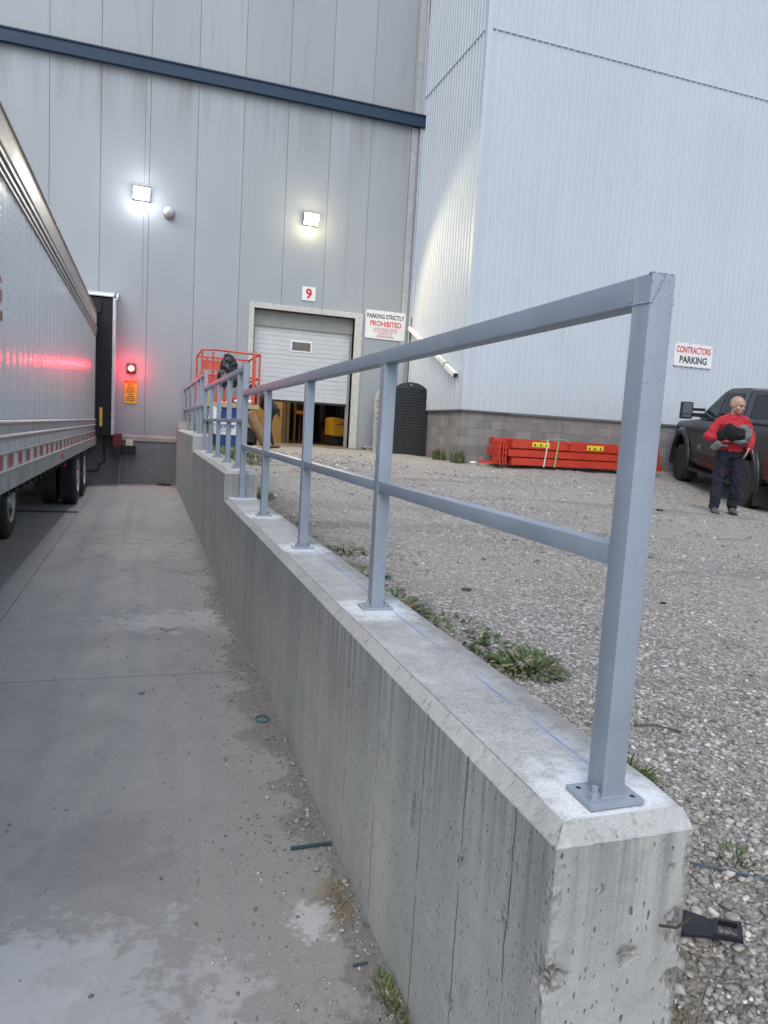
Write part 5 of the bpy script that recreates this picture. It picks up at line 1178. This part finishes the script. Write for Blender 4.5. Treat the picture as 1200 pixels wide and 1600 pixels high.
bm = bmesh.new(); chain(bm, [hipL, kneL, ankL+Vector((0, 0, .02))], [.112, .082, .068]); chain(bm, [hipR, kneR, ankR+Vector((0, 0, .02))], [.112, .082, .07]); cap(bm, hipL+Vector((0, 0, .02)), hipR+Vector((0, 0, .02)), .125, .125); add_ell(bm, (0, 0, .93), (.185, .14, .10), sub=3)
me = to_mesh(bm, .011, 3); jit(me, .022, 8); jit(me, .009, 22); obj('jeans', me, paint('dark_denim', (.007, .011, .024), .85, var=.4, sc_=9), man, smooth=True, local=True)
for a in (ankL, ankR):
    bm = bmesh.new(); add_ell(bm, a+Vector((0, .02, -.03)), (.048, .075, .05), sub=3); add_ell(bm, a+Vector((0, .12, -.052)), (.05, .09, .034), sub=3); cap(bm, a+Vector((0, -.02, .0)), a+Vector((0, -.02, .05)), .05, .055)
    me = to_mesh(bm, .01, 2)
    for v_ in me.vertices: v_.co.z = max(v_.co.z, .004)
    bt = obj('boot', me, paint('grey_brown_boot', (.085, .075, .065), .8), man, smooth=True, local=True)
    obj('sole', B((a.x-.048, a.x+.048, a.y-.055, a.y+.205, 0, .018), bev=.008), M_BLACK, bt, local=True)
# carried bundle: separate thing, under his arm against the chest
Rz = Matrix.Translation((MX, MY, MZ)) @ Matrix.Rotation(R(150), 4, 'Z')
def W(p): return Rz @ Vector(p)
def bundle(name, label, parts, colr, rough=.85):
    bm = bmesh.new()
    for c, r in parts: add_ell(bm, W(c), r, Matrix.Rotation(R(150), 4, 'Z'), sub=3)
    me_ = bpy.data.meshes.new(name); bm.to_mesh(me_); bm.free(); me_ = remesh(me_, .012, 2); jit(me_, .022, 10)
    return tag(obj(name, me_, paint(name+'_cloth', colr, rough, var=.3, sc_=12), smooth=True, loc=W(parts[0][0])), label, 'jacket')
bundle('black_jacket', 'bundled black jacket held against his chest', [((.08, .21, 1.19), (.13, .09, .12)), ((-.04, .22, 1.17), (.12, .09, .10)), ((.17, .18, 1.15), (.09, .08, .09)), ((.10, .24, 1.27), (.07, .06, .05))], (.0015, .002, .0035))
bundle('grey_jacket', 'grey fleece folded around the black jacket in his arms', [((-.13, .22, 1.17), (.075, .085, .115)), ((-.08, .20, 1.27), (.09, .07, .04)), ((-.06, .23, 1.07), (.10, .08, .035)), ((.22, .17, 1.01), (.06, .06, .06)), ((.27, .15, .97), (.05, .05, .05)), ((.13, .2, 1.0), (.05, .04, .03))], (.13, .14, .15))
# worker behind the lift
PX, PY, PZ = 2.66, 16.2, .20
wk = thing('person', 'worker in a dark cap and dark clothes bending behind the cardboard roll', 'person', (PX, PY, PZ), R(95))
sp = lambda x, y, z: Vector((x, y, z))
bm = bmesh.new(); hL, hR = sp(-.09, 0, .85), sp(.09, 0, .85)
def wtorso(bm, g_):
    cap(bm, (0, -.04, .84), (0, .14, 1.02), .13+g_, .145+g_); cap(bm, (0, .14, 1.02), (0, .27, 1.10), .145+g_, .11+g_); cap(bm, (-.15, .27, 1.08), (.15, .27, 1.08), .07+g_, .07+g_)
wtorso(bm, 0); chain(bm, [hL, sp(-.1, .08, .46), sp(-.1, -.02, .08)], [.085, .055, .04]); chain(bm, [hR, sp(.1, .02, .46), sp(.1, -.06, .08)], [.085, .055, .04])
for x in (-.1, .1): cap(bm, (x, -.02, .06), (x, .12, .035), .035, .03)
eL, wL_ = sp(-.24, .36, .86), sp(-.10, .56, .80); eR, wR_ = sp(.24, .36, .88), sp(.12, .56, .84)
chain(bm, [sp(-.17, .28, 1.08), eL, wL_], [.055, .042, .03]); chain(bm, [sp(.17, .28, 1.08), eR, wR_], [.055, .042, .03])
cap(bm, (0, .28, 1.12), (0, .36, 1.20), .058, .054); head(bm, (0, .41, 1.26), 0, R(-30)); hand(bm, wL_, (.2, .9, -.2), (-.3, 0, 1), 1, .5); hand(bm, wR_, (-.2, .9, -.2), (.3, 0, 1), -1, .5)
obj('body', to_mesh(bm, .008, 2), SKIN, wk, smooth=True, local=True)
bm = bmesh.new(); wtorso(bm, .02); cap(bm, (-.17, .28, 1.08), eL.lerp(sp(-.17, .28, 1.08), .2), .075, .062); cap(bm, (.17, .28, 1.08), eR.lerp(sp(.17, .28, 1.08), .2), .075, .062); me = to_mesh(bm, .012, 3); jit(me, .012, 10); obj('shirt', me, paint('dark_green_shirt', (.02, .032, .035), .85), wk, smooth=True, local=True)
bm = bmesh.new(); chain(bm, [hL, sp(-.1, .08, .46), sp(-.1, -.02, .1)], [.11, .08, .065]); chain(bm, [hR, sp(.1, .02, .46), sp(.1, -.06, .1)], [.11, .08, .065]); cap(bm, hL, hR, .12, .12); me = to_mesh(bm, .012, 3); jit(me, .012, 10); obj('trousers', me, paint('navy_trousers', (.012, .014, .022), .85), wk, smooth=True, local=True)
for x, y in ((-.1, 0), (.1, -.04)):
    bm = bmesh.new(); add_ell(bm, (x, y+.03, .05), (.05, .13, .05), sub=3); me = to_mesh(bm, .012, 1)
    for v_ in me.vertices: v_.co.z = max(v_.co.z, .003)
    obj('boot', me, M_BLACK, wk, smooth=True, local=True)
bm = bmesh.new(); Rw = Matrix.Translation((0, .41, 1.26)) @ Matrix.Rotation(R(-30), 4, 'X')
add_ell(bm, Rw @ Vector((0, -.012, .045)), (.086, .104, .078), Matrix.Rotation(R(-20), 4, 'X'), sub=3); 
me = to_mesh(bm, .01, 1)
bm = bmesh.new(); bm.from_mesh(me); add_ell(bm, Rw @ Vector((0, .13, .03)), (.065, .07, .008), Matrix.Rotation(R(-22), 4, 'X'), sub=3); obj('cap', bm, paint('navy_cap', (.012, .018, .045), .8), wk, smooth=True, local=True)

# ------------------------------------------------------------------ pickup truck (own frame: +X forward, +Y its left side)
ul = Vector((9.9, 9.78)); fl = Vector((11.42, 13.15)); h_ = (fl-ul).normalized(); leftv = Vector((-h_.y, h_.x))
WB = 3.7; RA, FA_ = -WB/2, WB/2
ctr = ul+h_*(WB/2)-leftv*.95
za = (gh(*ul)+gh(*(ul-leftv*1.9)))/2; zf = (gh(*(ul+h_*WB))+gh(*(ul+h_*WB-leftv*1.9)))/2
tk = thing('pickup_truck', 'charcoal grey crew cab pickup truck parked by the block wall behind the bald man', 'pickup truck', (ctr.x, ctr.y, (za+zf)/2))
tk.rotation_mode = 'QUATERNION'
fx = Vector((h_.x*WB, h_.y*WB, zf-za)).normalized(); ly = Vector((leftv.x, leftv.y, 0)); uz = fx.cross(ly).normalized()
tk.rotation_quaternion = Matrix((fx, ly, uz)).transposed().to_quaternion()
WR = .43; HW = 1.0
def arch(cx, r=.53, n=12, z0=.46): return [(cx+r*math.cos(a), WR+.02+r*math.sin(a)) for a in [PI*0+.02*0+R(5)+(PI-R(10))*i/n for i in range(n+1)]]
low = .50
prof = [(2.62, .55), (2.72, .62), (2.74, 1.02), (2.62, 1.14), (1.0, 1.22), (.95, 1.24), (-1.16, 1.25), (-1.20, 1.24), (-2.88, 1.25), (-2.93, 1.2), (-2.93, .62), (-2.85, .56)]
bottom = [(-2.55, .56)] + [(RA-.53, .50)] + [(RA+x_, z_) for x_, z_ in [(.53*math.cos(a), .45+.50*math.sin(a)) for a in np.linspace(PI, 0, 13)]] + [(RA+.53, low)] + [(FA_-.53, low)] + [(FA_+x_, z_) for x_, z_ in [(.53*math.cos(a), .45+.50*math.sin(a)) for a in np.linspace(PI, 0, 13)]] + [(FA_+.53, .52)]
outl = prof+bottom
def side_surface(pts_, y0, y1):
    bm = bmesh.new(); add_prism(bm, [(x, z) for x, z in pts_], 'y', y0, y1); return bm
bm = side_surface(outl, -HW+.03, HW-.03)
es = [e for e in bm.edges if abs(e.verts[0].co.y-e.verts[1].co.y) < 1e-5]
bmesh.ops.bevel(bm, geom=es, offset=.035, segments=3, affect='EDGES')
for v_ in bm.verts:   # tumblehome and a slight barrel to the sides
    z = v_.co.z; t_ = 1-.05*max(0, (z-.95)/.3)**2-.03*max(0, (.75-z)/.25); v_.co.y *= t_
    if v_.co.x > 2.2: v_.co.y *= 1-.10*((v_.co.x-2.2)/.5)
obj('body', bm, M_TRUCK, tk, smooth=R(35), local=True)
# greenhouse
g0 = [(1.02, 1.23), (.12, 1.80), (-.1, 1.86), (-1.0, 1.87), (-1.14, 1.83), (-1.30, 1.23)]
bm = bmesh.new(); vs = {}
for sgn in (-1, 1):
    vs[sgn] = [bm.verts.new((x, sgn*(.95-.20*max(0, (z-1.23)/.64)), z)) for x, z in g0]
bm.faces.new(vs[1][::-1]); bm.faces.new(vs[-1])
for i in range(len(g0)): bm.faces.new((vs[-1][i], vs[1][i], vs[1][(i+1) % 6], vs[-1][(i+1) % 6]))
bmesh.ops.recalc_face_normals(bm, faces=bm.faces[:]); bmesh.ops.bevel(bm, geom=bm.edges[:], offset=.03, segments=3, affect='EDGES'); obj('cab', bm, M_TRUCK, tk, smooth=R(35), local=True)
M_TGL = paint('tinted_glass', (.012, .015, .017), .06, var=.1, spec=.8); M_TGL2 = paint('side_glass', (.05, .085, .08), .06, var=.3, spec=.9)
def glass(name, quad, mat, sgn=1):
    bm = bmesh.new(); vv_ = [bm.verts.new((x, sgn*(.958-.20*max(0, (z-1.23)/.64)), z)) for x, z in quad]; f = bm.faces.new(vv_ if sgn > 0 else vv_[::-1]); r_ = bmesh.ops.solidify(bm, geom=[f], thickness=.01); bmesh.ops.recalc_face_normals(bm, faces=bm.faces[:]); return obj(name, bm, mat, tk, local=True)
for sgn in (1, -1):
    glass('front_side_window', [(.80, 1.28), (.12, 1.72), (-.05, 1.77), (-.10, 1.77), (-.10, 1.28)], M_TGL2, sgn)
    glass('rear_side_window', [(-.20, 1.28), (-.20, 1.77), (-.92, 1.77), (-.98, 1.60), (-.98, 1.28)], M_TGL, sgn)
bm = bmesh.new(); q = [(.97, -.80, 1.28), (.97, .80, 1.28), (.17, .68, 1.79), (.17, -.68, 1.79)]
f = bm.faces.new([bm.verts.new((x+.02, y, z+.02)) for x, y, z in q]); bmesh.ops.solidify(bm, geom=[f], thickness=-.01); bmesh.ops.recalc_face_normals(bm, faces=bm.faces[:]); obj('windscreen', bm, M_TGL, tk, local=True)
bm = bmesh.new(); q = [(-1.275, -.78, 1.34), (-1.275, .78, 1.34), (-1.165, .66, 1.76), (-1.165, -.66, 1.76)]
f = bm.faces.new([bm.verts.new((x-.012, y, z)) for x, y, z in q]); bmesh.ops.solidify(bm, geom=[f], thickness=.01); bmesh.ops.recalc_face_normals(bm, faces=bm.faces[:]); obj('rear_window', bm, M_TGL, tk, local=True)
obj('bed_liner', B((-2.82, -1.30, -.80, .80, 1.19, 1.262)), M_TPLAS, tk, local=True)
obj('bed_rail', B((-2.9, -1.28, .86, .93, 1.25, 1.275), (-2.9, -1.28, -.93, -.86, 1.25, 1.275), bev=.008), M_TPLAS, tk, local=True)
for sgn in (1, -1):
    yb = sgn*(HW-.028)
    def dd(name, x0, x1, z0, z1, dep, mat, bev=.006): return obj(name, B((x0, x1, min(yb, yb+sgn*dep), max(yb, yb+sgn*dep), z0, z1), bev=bev), mat, tk, local=True)
    for x in (.98, -.15, -1.2): dd('door_seam', x-.004, x+.004, .6, 1.18, .002, M_INK, 0)
    for x in (.02, -1.05): dd('door_handle', x, x+.18, 1.07, 1.11, .03, M_TRUCK)
    dd('side_moulding', -1.15, .95, .62, .70, .02, M_TPLAS)
    obj('running_board', B((-1.35, 1.15, sgn*.93-.08, sgn*.93+.08, .36, .42), bev=.02), M_TPLAS, tk, local=True)
    for cx in (RA, FA_):
        bm = bmesh.new(); n_ = 18; rings = []
        for i in range(n_+1):
            a = R(-8)+(PI+R(16))*i/n_
            rings.append([bm.verts.new((cx+r_*math.cos(a), yb+sgn*yo, .45+(r_-.02)*math.sin(a))) for r_, yo in ((.52, -.02), (.52, .045), (.57, .055), (.63, .01), (.63, -.02))])
        for a, b in zip(rings, rings[1:]):
            for i in range(4): bm.faces.new((a[i], a[i+1], b[i+1], b[i]))
        bmesh.ops.recalc_face_normals(bm, faces=bm.faces[:]); obj('wheel_flare', bm, M_TRUCK, tk, smooth=True, local=True)
        prof_ = [(.25, .0), (.37, -.01), (.41, .01), (WR, .04), (WR, .07)]
        for g_ in range(4): prof_ += [(WR-.012, .075+g_*.04), (WR-.012, .085+g_*.04), (WR, .09+g_*.04), (WR, .11+g_*.04)]
        prof_ += [(.41, .265), (.37, .285), (.26, .275)]
        pf = [(r_, sgn*(HW-.30+h2)) for r_, h2 in prof_]
        bm = bmesh.new(); add_lathe(bm, pf, (cx, 0, WR), 'y', 44); wl = obj('wheel', bm, M_TYRE, tk, smooth=R(30), local=True)
        bm = bmesh.new(); yo = sgn*(HW-.04)
        add_lathe(bm, [(.262, yo), (.262, yo+sgn*.012), (.235, yo+sgn*.012), (.225, yo-sgn*.05), (.03, yo-sgn*.06)], (cx, 0, WR), 'y', 36)
        for q in range(6):
            a = q*PI/3; add_bar(bm, (cx+.04*math.cos(a), yo-sgn*.02, WR+.04*math.sin(a)), (cx+.25*math.cos(a), yo-sgn*.0, WR+.25*math.sin(a)), .05, .03)
        add_cyl(bm, (cx, yo-sgn*.05, WR), (cx, yo+sgn*.01, WR), .06, n=20); obj('rim', bm, paint('dark_alloy_rim', (.06, .06, .065), .35, .6), wl, local=True)
        obj('mud_flap', B((cx-.60, cx-.585, min(yb-sgn*.24, yb+sgn*.03), max(yb-sgn*.24, yb+sgn*.03), .16, .5)), M_BLACK, tk, local=True)
    # towing mirror
    mr = obj('mirror', B((.62, .74, sgn*1.18 if sgn > 0 else -1.42, sgn*1.42 if sgn > 0 else -1.18, 1.22, 1.56), bev=.03), M_TPLAS, tk, local=True)
    obj('mirror_glass', B((.612, .619, sgn*1.30-.09, sgn*1.30+.09, 1.32, 1.53), (.612, .619, sgn*1.30-.09, sgn*1.30+.09, 1.245, 1.30)), paint('mirror_glass', (.10, .12, .14), .05, .0, spec=1), mr, local=True)
    obj('mirror_arm', B((.64, .72, min(sgn*.93, sgn*1.179), max(sgn*.93, sgn*1.179), 1.26, 1.34), (.64, .72, min(sgn*.93, sgn*1.179), max(sgn*.93, sgn*1.179), 1.38, 1.44), bev=.01), M_TPLAS, mr, local=True)
    obj('tail_light', B((-2.945, -2.83, min(sgn*.80, sgn*.965), max(sgn*.80, sgn*.965), .88, 1.18), bev=.01), paint('tail_light_red', (.22, .01, .01), .2), tk, local=True)
    obj('headlight', B((2.60, 2.745, min(sgn*.62, sgn*.88), max(sgn*.62, sgn*.88), .86, 1.02), bev=.01), M_GLASSD, tk, local=True)
obj('bumper', B((2.72, 2.86, -.88, .88, .42, .64), bev=.03), M_TPLAS, tk, local=True); obj('bumper', B((-3.08, -2.94, -.9, .9, .48, .66), bev=.03), M_TPLAS, tk, local=True)
obj('grille', B((2.735, 2.755, -.58, .58, .70, 1.02), bev=.006), M_TPLAS, tk, local=True)
obj('underbody', B((-2.7, 2.5, -.66, .66, .34, .49)), M_UNDER, tk, local=True)
bm = bmesh.new()
for sgn in (1, -1):
    for cx in (RA, FA_): add_box(bm, cx-.5, cx+.5, sgn*.66-.02, sgn*.66+.02, .35, .93)
obj('wheel_well', bm, M_UNDER, tk, local=True)
text_mesh('4X4', .22, .07, (.6, -(HW+.0), .80), M_STEEL, 'badge', tk, local=True, bold=.02) 
bm_ = text_mesh('4X4', .22, .07, (0, 0, 0), M_STEEL, 'badge', tk, local=True, bold=.02); bm_.data.transform(Matrix.Translation((.6, HW-.022, .80)) @ Matrix.Rotation(PI, 4, 'Z'))

# ------------------------------------------------------------------ plants
def leaf_mat(name, c1, c2):
    k = NM(name, .6); at = k.n('ShaderNodeAttribute', attribute_name='tone').outputs['Fac']; k.col(k.mix(k.mr(at, 1.3, 1.6), k.mix(k.mr(at, 0, 1), c1, c2), (.30, .24, .13))); k.b.inputs['Subsurface Weight'].default_value = 0
    return k.m
M_LEAF = leaf_mat('weed_leaf', (.03, .06, .018), (.14, .20, .06)); M_DRY = leaf_mat('dry_grass', (.16, .12, .07), (.38, .31, .2)); M_PALE = leaf_mat('pale_weed_leaf', (.05, .07, .03), (.2, .23, .12))
def blade(V_, F_, T_, p, d, L, wd, droop, tone, seg=4):
    p = Vector(p); d = Vector(d).normalized(); s_ = d.cross(Vector((0, 0, 1)));
    if s_.length < .01: s_ = Vector((1, 0, 0))
    s_ = (Matrix.Rotation(random.uniform(-.7, .7), 3, d) @ s_.normalized()); b = len(V_)
    for i in range(seg+1):
        t_ = i/seg; w_ = wd*math.sin(PI*(.18+.82*t_))**.8*(1 if t_ < 1 else 0)
        V_.append(tuple(p+s_*w_)); V_.append(tuple(p-s_*w_)); T_ += [tone, tone*.8]
        d = (d+Vector((0, 0, -droop))).normalized(); p = p+d*L/seg
    for i in range(seg): F_.append((b+2*i, b+2*i+1, b+2*i+3, b+2*i+2))
def tuft(name, label, x, y, rad, n, L, wd, mat=None, droop=.28, z=None, upr=.7, cat='weed', elong=(1, 1), stem=0, group='weeds growing beside the wall', kind=None):
    V_, F_, T_ = [], [], []
    if name == 'weed' and z is None and y < 9: n = int(n*1.5)
    for _ in range(n):
        a = random.uniform(0, 2*PI); r = rad*random.random()**.7; px, py = x+r*math.cos(a)*elong[0], y+r*math.sin(a)*elong[1]
        if z is None and y < 9 and noise.noise(Vector((px*7, py*7, 4))) < random.uniform(-.55, -.05): continue
        zz = gh(px, py)-.003 if z is None else z
        a2 = a+random.uniform(-.9, .9) if name != 'dry_grass' else random.gauss(-2.3, .55); k_ = random.uniform(.3, 1)
        blade(V_, F_, T_, (px, py, zz), (math.cos(a2)*k_*(1.3-upr), math.sin(a2)*k_*(1.3-upr), upr+random.random()*.4), L*random.uniform(.45, 1.1), wd*random.uniform(.6, 1.2), droop*random.uniform(.4, 1.4), random.random() if random.random() > .12 else 2.2)
    for s_ in range(stem):
        a = random.uniform(0, 2*PI); px, py = x+rad*.4*math.cos(a), y+rad*.4*math.sin(a); h2 = L*random.uniform(1.0, 1.7); zz = gh(px, py) if z is None else z
        lean = Vector((random.uniform(-.15, .15), random.uniform(-.15, .15), 1))
        blade(V_, F_, T_, (px, py, zz), lean, h2, .002, 0, .4)
        for q in range(16):
            t_ = q/16; p = Vector((px, py, zz))+lean*h2*(.15+.85*t_); a = q*2.4
            blade(V_, F_, T_, p, (math.cos(a), math.sin(a), .5), L*.45*(1.15-t_), wd*1.7, .35, random.random(), 3)
    o_ = obj(name, np_mesh(name, V_, F_, T_), mat or M_LEAF, loc=(x, y, zz)); 
    return tag(o_, label, cat, group if not kind else None, kind) if not kind else tag(o_, kind=kind)
tuft('weed', 'small dark weed at the foot of the near end post, right of the wall top', 1.34, 1.66, .07, 190, .10, .0042)
tuft('weed', 'tiny weed among stones beyond the wall end corner', 1.42, 1.3, .05, 60, .035, .002)
tuft('weed', 'weed patch on the gravel just past the wall edge, nearest of the long green row', 1.20, 2.02, .13, 230, .085, .004, elong=(.8, 1.4), upr=.32, droop=.38)
tuft('weed', 'largest green weed clump with a tall leafy stem beside the wall', 1.32, 2.76, .28, 480, .07, .0065, elong=(.85, 1.4), stem=4, upr=.3, droop=.4)
tuft('weed', 'low broadleaf weed at the gravel side of the large clump', 1.50, 2.50, .14, 330, .075, .005, elong=(1, 1.1), stem=1, upr=.4)
tuft('weed', 'dark green weed clump between the second and third railing posts', 1.20, 3.28, .18, 420, .09, .0045, elong=(.8, 1.6), upr=.32, droop=.38)
tuft('weed', 'sparse weed spreading beside the third railing post', 1.22, 3.85, .16, 220, .08, .0045, elong=(.7, 1.6), upr=.32, droop=.38)
tuft('weed', 'small light green weed on the gravel between the third and fourth posts', 1.30, 4.55, .15, 200, .07, .004, upr=.32, droop=.38)
tuft('weed', 'short weed by the wall edge between the fourth and fifth posts', 1.14, 5.5, .12, 120, .07, .004, elong=(.6, 2), upr=.32, droop=.38)
tuft('weed', 'low weed against the wall step', 1.12, 7.1, .15, 120, .08, .005, elong=(.6, 2), mat=M_PALE)
tuft('weed', 'pale tall weed growing at the corner of the block wall', 6.33, 13.95, .17, 170, .30, .008, mat=M_PALE, droop=.08, upr=1.0, stem=5, group='weeds by the block wall')
tuft('weed', 'darker weed between the black panel and the block wall corner', 6.30, 14.95, .13, 110, .28, .008, droop=.1, upr=1.0, stem=3, group='weeds by the block wall')
tuft('weed', 'green moss and grass tuft at the foot of the wall on the dock floor', .665, 1.66, .055, 260, .028, .0018, z=FLOOR, elong=(.5, 2.0))
tuft('dry_grass', 'clump of dry straw grass at the foot of the wall on the dock floor',     .655, 2.12, .05, 110, .17, .0012, mat=M_DRY, z=FLOOR, droop=.45, upr=.35, cat='dry grass', elong=(.5, 2.6), group='x')
tuft('grass', None, 1.55, 13.2, 1.0, 2600, .09, .006, mat=M_PALE, elong=(.5, 2.6), kind='stuff')
V_, F_, T_ = [], [], []
for _ in range(1500):
    y = random.uniform(1.6, 9); x = 1.0+abs(random.gauss(0, .12)); 
    if noise.noise(Vector((y*1.4, 3, 1))) < random.uniform(-.2, .5): continue
    a = random.uniform(0, 6.28); blade(V_, F_, T_, (x, y, gh(x, y)), (math.cos(a), math.sin(a), .8), random.uniform(.02, .06), .002, .3, random.random(), 3)
tag(obj('ground_cover', np_mesh('ground_cover', V_, F_, T_), M_LEAF), kind='stuff')

# ------------------------------------------------------------------ debris
def gz(x, y, d=0): return (x, y, gh(x, y)+d)
br = thing('plastic_bracket', 'broken black plastic bracket with a square opening lying on the gravel by the wall end', 'debris', gz(1.19, 1.14, .014), R(-42)); br.scale = (.95, .95, .95)
bm = bmesh.new(); hv = [(-.115, -.035), (-.115, .045), (-.03, .045), (.02, .03), (.075, .03), (.075, -.035), (.01, -.035), (-.06, -.045)]
add_box(bm, .018, .028, -.033, .03, 0, .012); add_box(bm, .068, .078, -.033, .03, 0, .012); add_box(bm, .028, .068, .021, .030, 0, .012); add_box(bm, .028, .068, -.033, -.024, 0, .012)
add_prism(bm, [(-.115, -.04), (-.115, .05), (-.04, .05), (.018, .03), (.018, -.033), (-.05, -.045)], 'z', 0, .006); add_box(bm, -.05, -.044, -.04, .045, .006, .009)
bmesh.ops.transform(bm, matrix=Matrix.Rotation(R(-8), 4, 'Y'), verts=bm.verts); obj('plate', bm, paint('black_gloss_plastic', (.012, .014, .02), .4), br, local=True)
def rod(name, label, p, q, r, mat, cat='debris', mid=None):
    bm = bmesh.new(); add_tube(bm, [p]+([mid] if mid else [])+[q], r, 8); return tag(obj(name, bm, mat, loc=p), label, cat)
M_BLUEP = paint('blue_grey_plastic', (.03, .07, .10), .4)
rod('plastic_rod', 'long dark blue plastic rod on the gravel near the bracket', gz(1.27, 1.32, .012), gz(1.55, 1.14, .012), .0032, M_BLUEP)
rod('wood_stick', 'pale broken stick on the gravel behind the wall corner', gz(1.13, 1.30, .012), gz(1.27, 1.38, .016), .006, M_WOOD, 'stick')
rod('wood_stick', 'grey stick lying along the wall edge near the corner', gz(1.07, 1.55, .012), gz(1.11, 1.32, .012), .005, M_WOOD, 'stick')
rod('twig', 'thin dark twig on the near gravel', gz(1.62, 1.95, .01), gz(1.78, 1.9, .01), .0028, paint('dark_twig', (.08, .06, .045), .9), 'twig', gz(1.7, 1.94, .014))
rod('wire_scrap', 'thin pale wire curling over the stones by the wall corner', gz(1.04, 1.55, .01), gz(1.3, 1.45, .01), .002, M_STEEL, 'wire', gz(1.15, 1.44, .03))
t_ = obj('plastic_strip', B((.535, .690, 2.405, 2.42, FLOOR+.002, FLOOR+.010), bev=.002), paint('dark_teal_plastic', (.02, .055, .07), .45), loc=(.6, 2.41, FLOOR)); t_.rotation_euler.z = R(-14)*0; tag(t_, 'dark teal plastic strip on the dock floor against the wall', 'debris')
t_ = obj('plastic_strip', B((.60, .645, 1.80, 1.808, FLOOR+.002, FLOOR+.008), bev=.002), M_BLUEP, loc=(.62, 1.8, FLOOR)); tag(t_, 'tiny blue plastic sliver on the dock floor in the foreground', 'debris')
bm = bmesh.new()
for i in range(20):
    a = 2*PI*i/20; b = 2*PI*(i+1)/20; add_cyl(bm, (.615+.034*math.cos(a), 3.6+.04*math.sin(a), FLOOR+.006), (.615+.034*math.cos(b), 3.6+.04*math.sin(b), FLOOR+.006), .0055, n=6)
tag(obj('rubber_ring', bm, paint('teal_ring', (.04, .15, .17), .5), loc=(.615, 3.6, FLOOR)), 'small teal rubber ring on the dock floor by the wall', 'ring')
for x, y, r, l in ((.01, 4.08, .018, 'round grey pebble alone on the open dock floor'), (.60, 2.27, .014, 'pebble beside the dry straw at the wall foot'), (.35, 1.62, .010, 'small dark pebble in the foreground of the dock floor')):
    bm = bmesh.new(); add_ell(bm, (x, y, FLOOR+r*.7), (r, r*.85, r*.75), sub=2); tag(obj('pebble', bm, paint('pebble_grey', (.27, .27, .27), .8), smooth=True, loc=(x, y, FLOOR)), l, 'pebble', 'pebbles on the dock floor')
bm = bmesh.new()
for a, b in (((-.12, 5.62), (-.03, 5.52)), ((-.08, 5.54), (.06, 5.56))): add_tube(bm, [(a[0]+.25, a[1]-.25, FLOOR+.006), (b[0]+.2, b[1]-.2, FLOOR+.008)], .0022, 6)
tag(obj('twig', bm, paint('dark_twig_b', (.06, .05, .045), .9), loc=(.1, 5.4, FLOOR)), 'forked dark twig on the dock floor', 'twig')
def flat_scrap(name, label, x, y, sx, sy, sz, mat, cat='debris'):
    bm = bmesh.new(); add_ell(bm, (x, y, gh(x, y)+sz*.8), (sx, sy, sz), sub=2); me_ = bpy.data.meshes.new(name); bm.to_mesh(me_); bm.free()
    for v_ in me_.vertices: v_.co += Vector((1, .6, .4))*.4*sx*fbm(v_.co.x, v_.co.y, 1, 3, 1/sx*.8)
    tag(obj(name, me_, mat, loc=(x, y, gh(x, y))), label, cat)
flat_scrap('rubber_scrap', 'black scrap lying alone on the mid gravel, right of the end post', 2.9, 3.35, .024, .013, .008, M_BLACK)
flat_scrap('rubber_scrap', 'black scrap on the far gravel to the left of the man', 6.7, 8.0, .07, .035, .015, M_BLACK)
flat_scrap('dark_stone', 'flat dark stone beyond the large weed clump', 1.72, 3.55, .032, .022, .009, paint('dark_slate', (.06, .06, .065), .8), 'stone')
flat_scrap('red_wrapper', 'small red scrap among the weeds', 1.29, 3.27, .025, .012, .008, paint('red_scrap', (.5, .05, .07), .5))
flat_scrap('white_scrap', 'white scrap on the ground at the corner of the block wall', 6.7, 13.95, .09, .05, .03, M_WHITE)

# the pickup stands tall: lift everything above the sills
for o_ in tk.children_recursive:
    if o_.name.split('.')[0] in ('wheel', 'rim', 'mud_flap', 'running_board', 'underbody'): continue
    for v_ in o_.data.vertices:
        if v_.co.z > .5: v_.co.z += .24*min(1, (v_.co.z-.5)/.75)
# pieces of the same kind that stand apart become parts of their own
SPLIT = {'bolt_hole', 'bed_rail', 'end_plate', 'eye', 'eyebrow', 'grommet', 'mirror_glass', 'mirror_arm', 'mud_flap', 'landing_gear', 'rivet', 'pictogram', 'wheel_well', 'door_frame', 'mid_rail', 'scissor_arm',
         'conduit', 'base_flashing', 'rub_rail', 'upper_moulding', 'rear_frame', 'floor_frame', 'pipe_bracket', 'rail_brackets', 'cross_member', 'door_header', 'partition_frame', 'shelf_beam', 'print_line', 'marking', 'block_base'}
def split(o_):
    b = bmesh.new(); b.from_mesh(o_.data); seen = set(); isl = []
    for v_ in b.verts:
        if v_ in seen: continue
        st = [v_]; seen.add(v_); g_ = []
        while st:
            a = st.pop(); g_.append(a.index)
            for e in a.link_edges:
                q = e.other_vert(a)
                if q not in seen: seen.add(q); st.append(q)
        isl.append(set(g_))
    if 1 < len(isl) < 90:
        for k_, g_ in enumerate(isl):
            c = b.copy(); bmesh.ops.delete(c, geom=[v_ for v_ in c.verts if v_.index not in g_], context='VERTS')
            me_ = o_.data.copy(); c.to_mesh(me_); c.free()
            if k_ == 0: first = me_
            else:
                n_ = o_.copy(); n_.data = me_; COL.objects.link(n_)
        o_.data = first
    b.free()
for o_ in list(bpy.data.objects):
    if o_.type == 'MESH' and o_.name.split('.')[0] in SPLIT and not o_.children: split(o_)
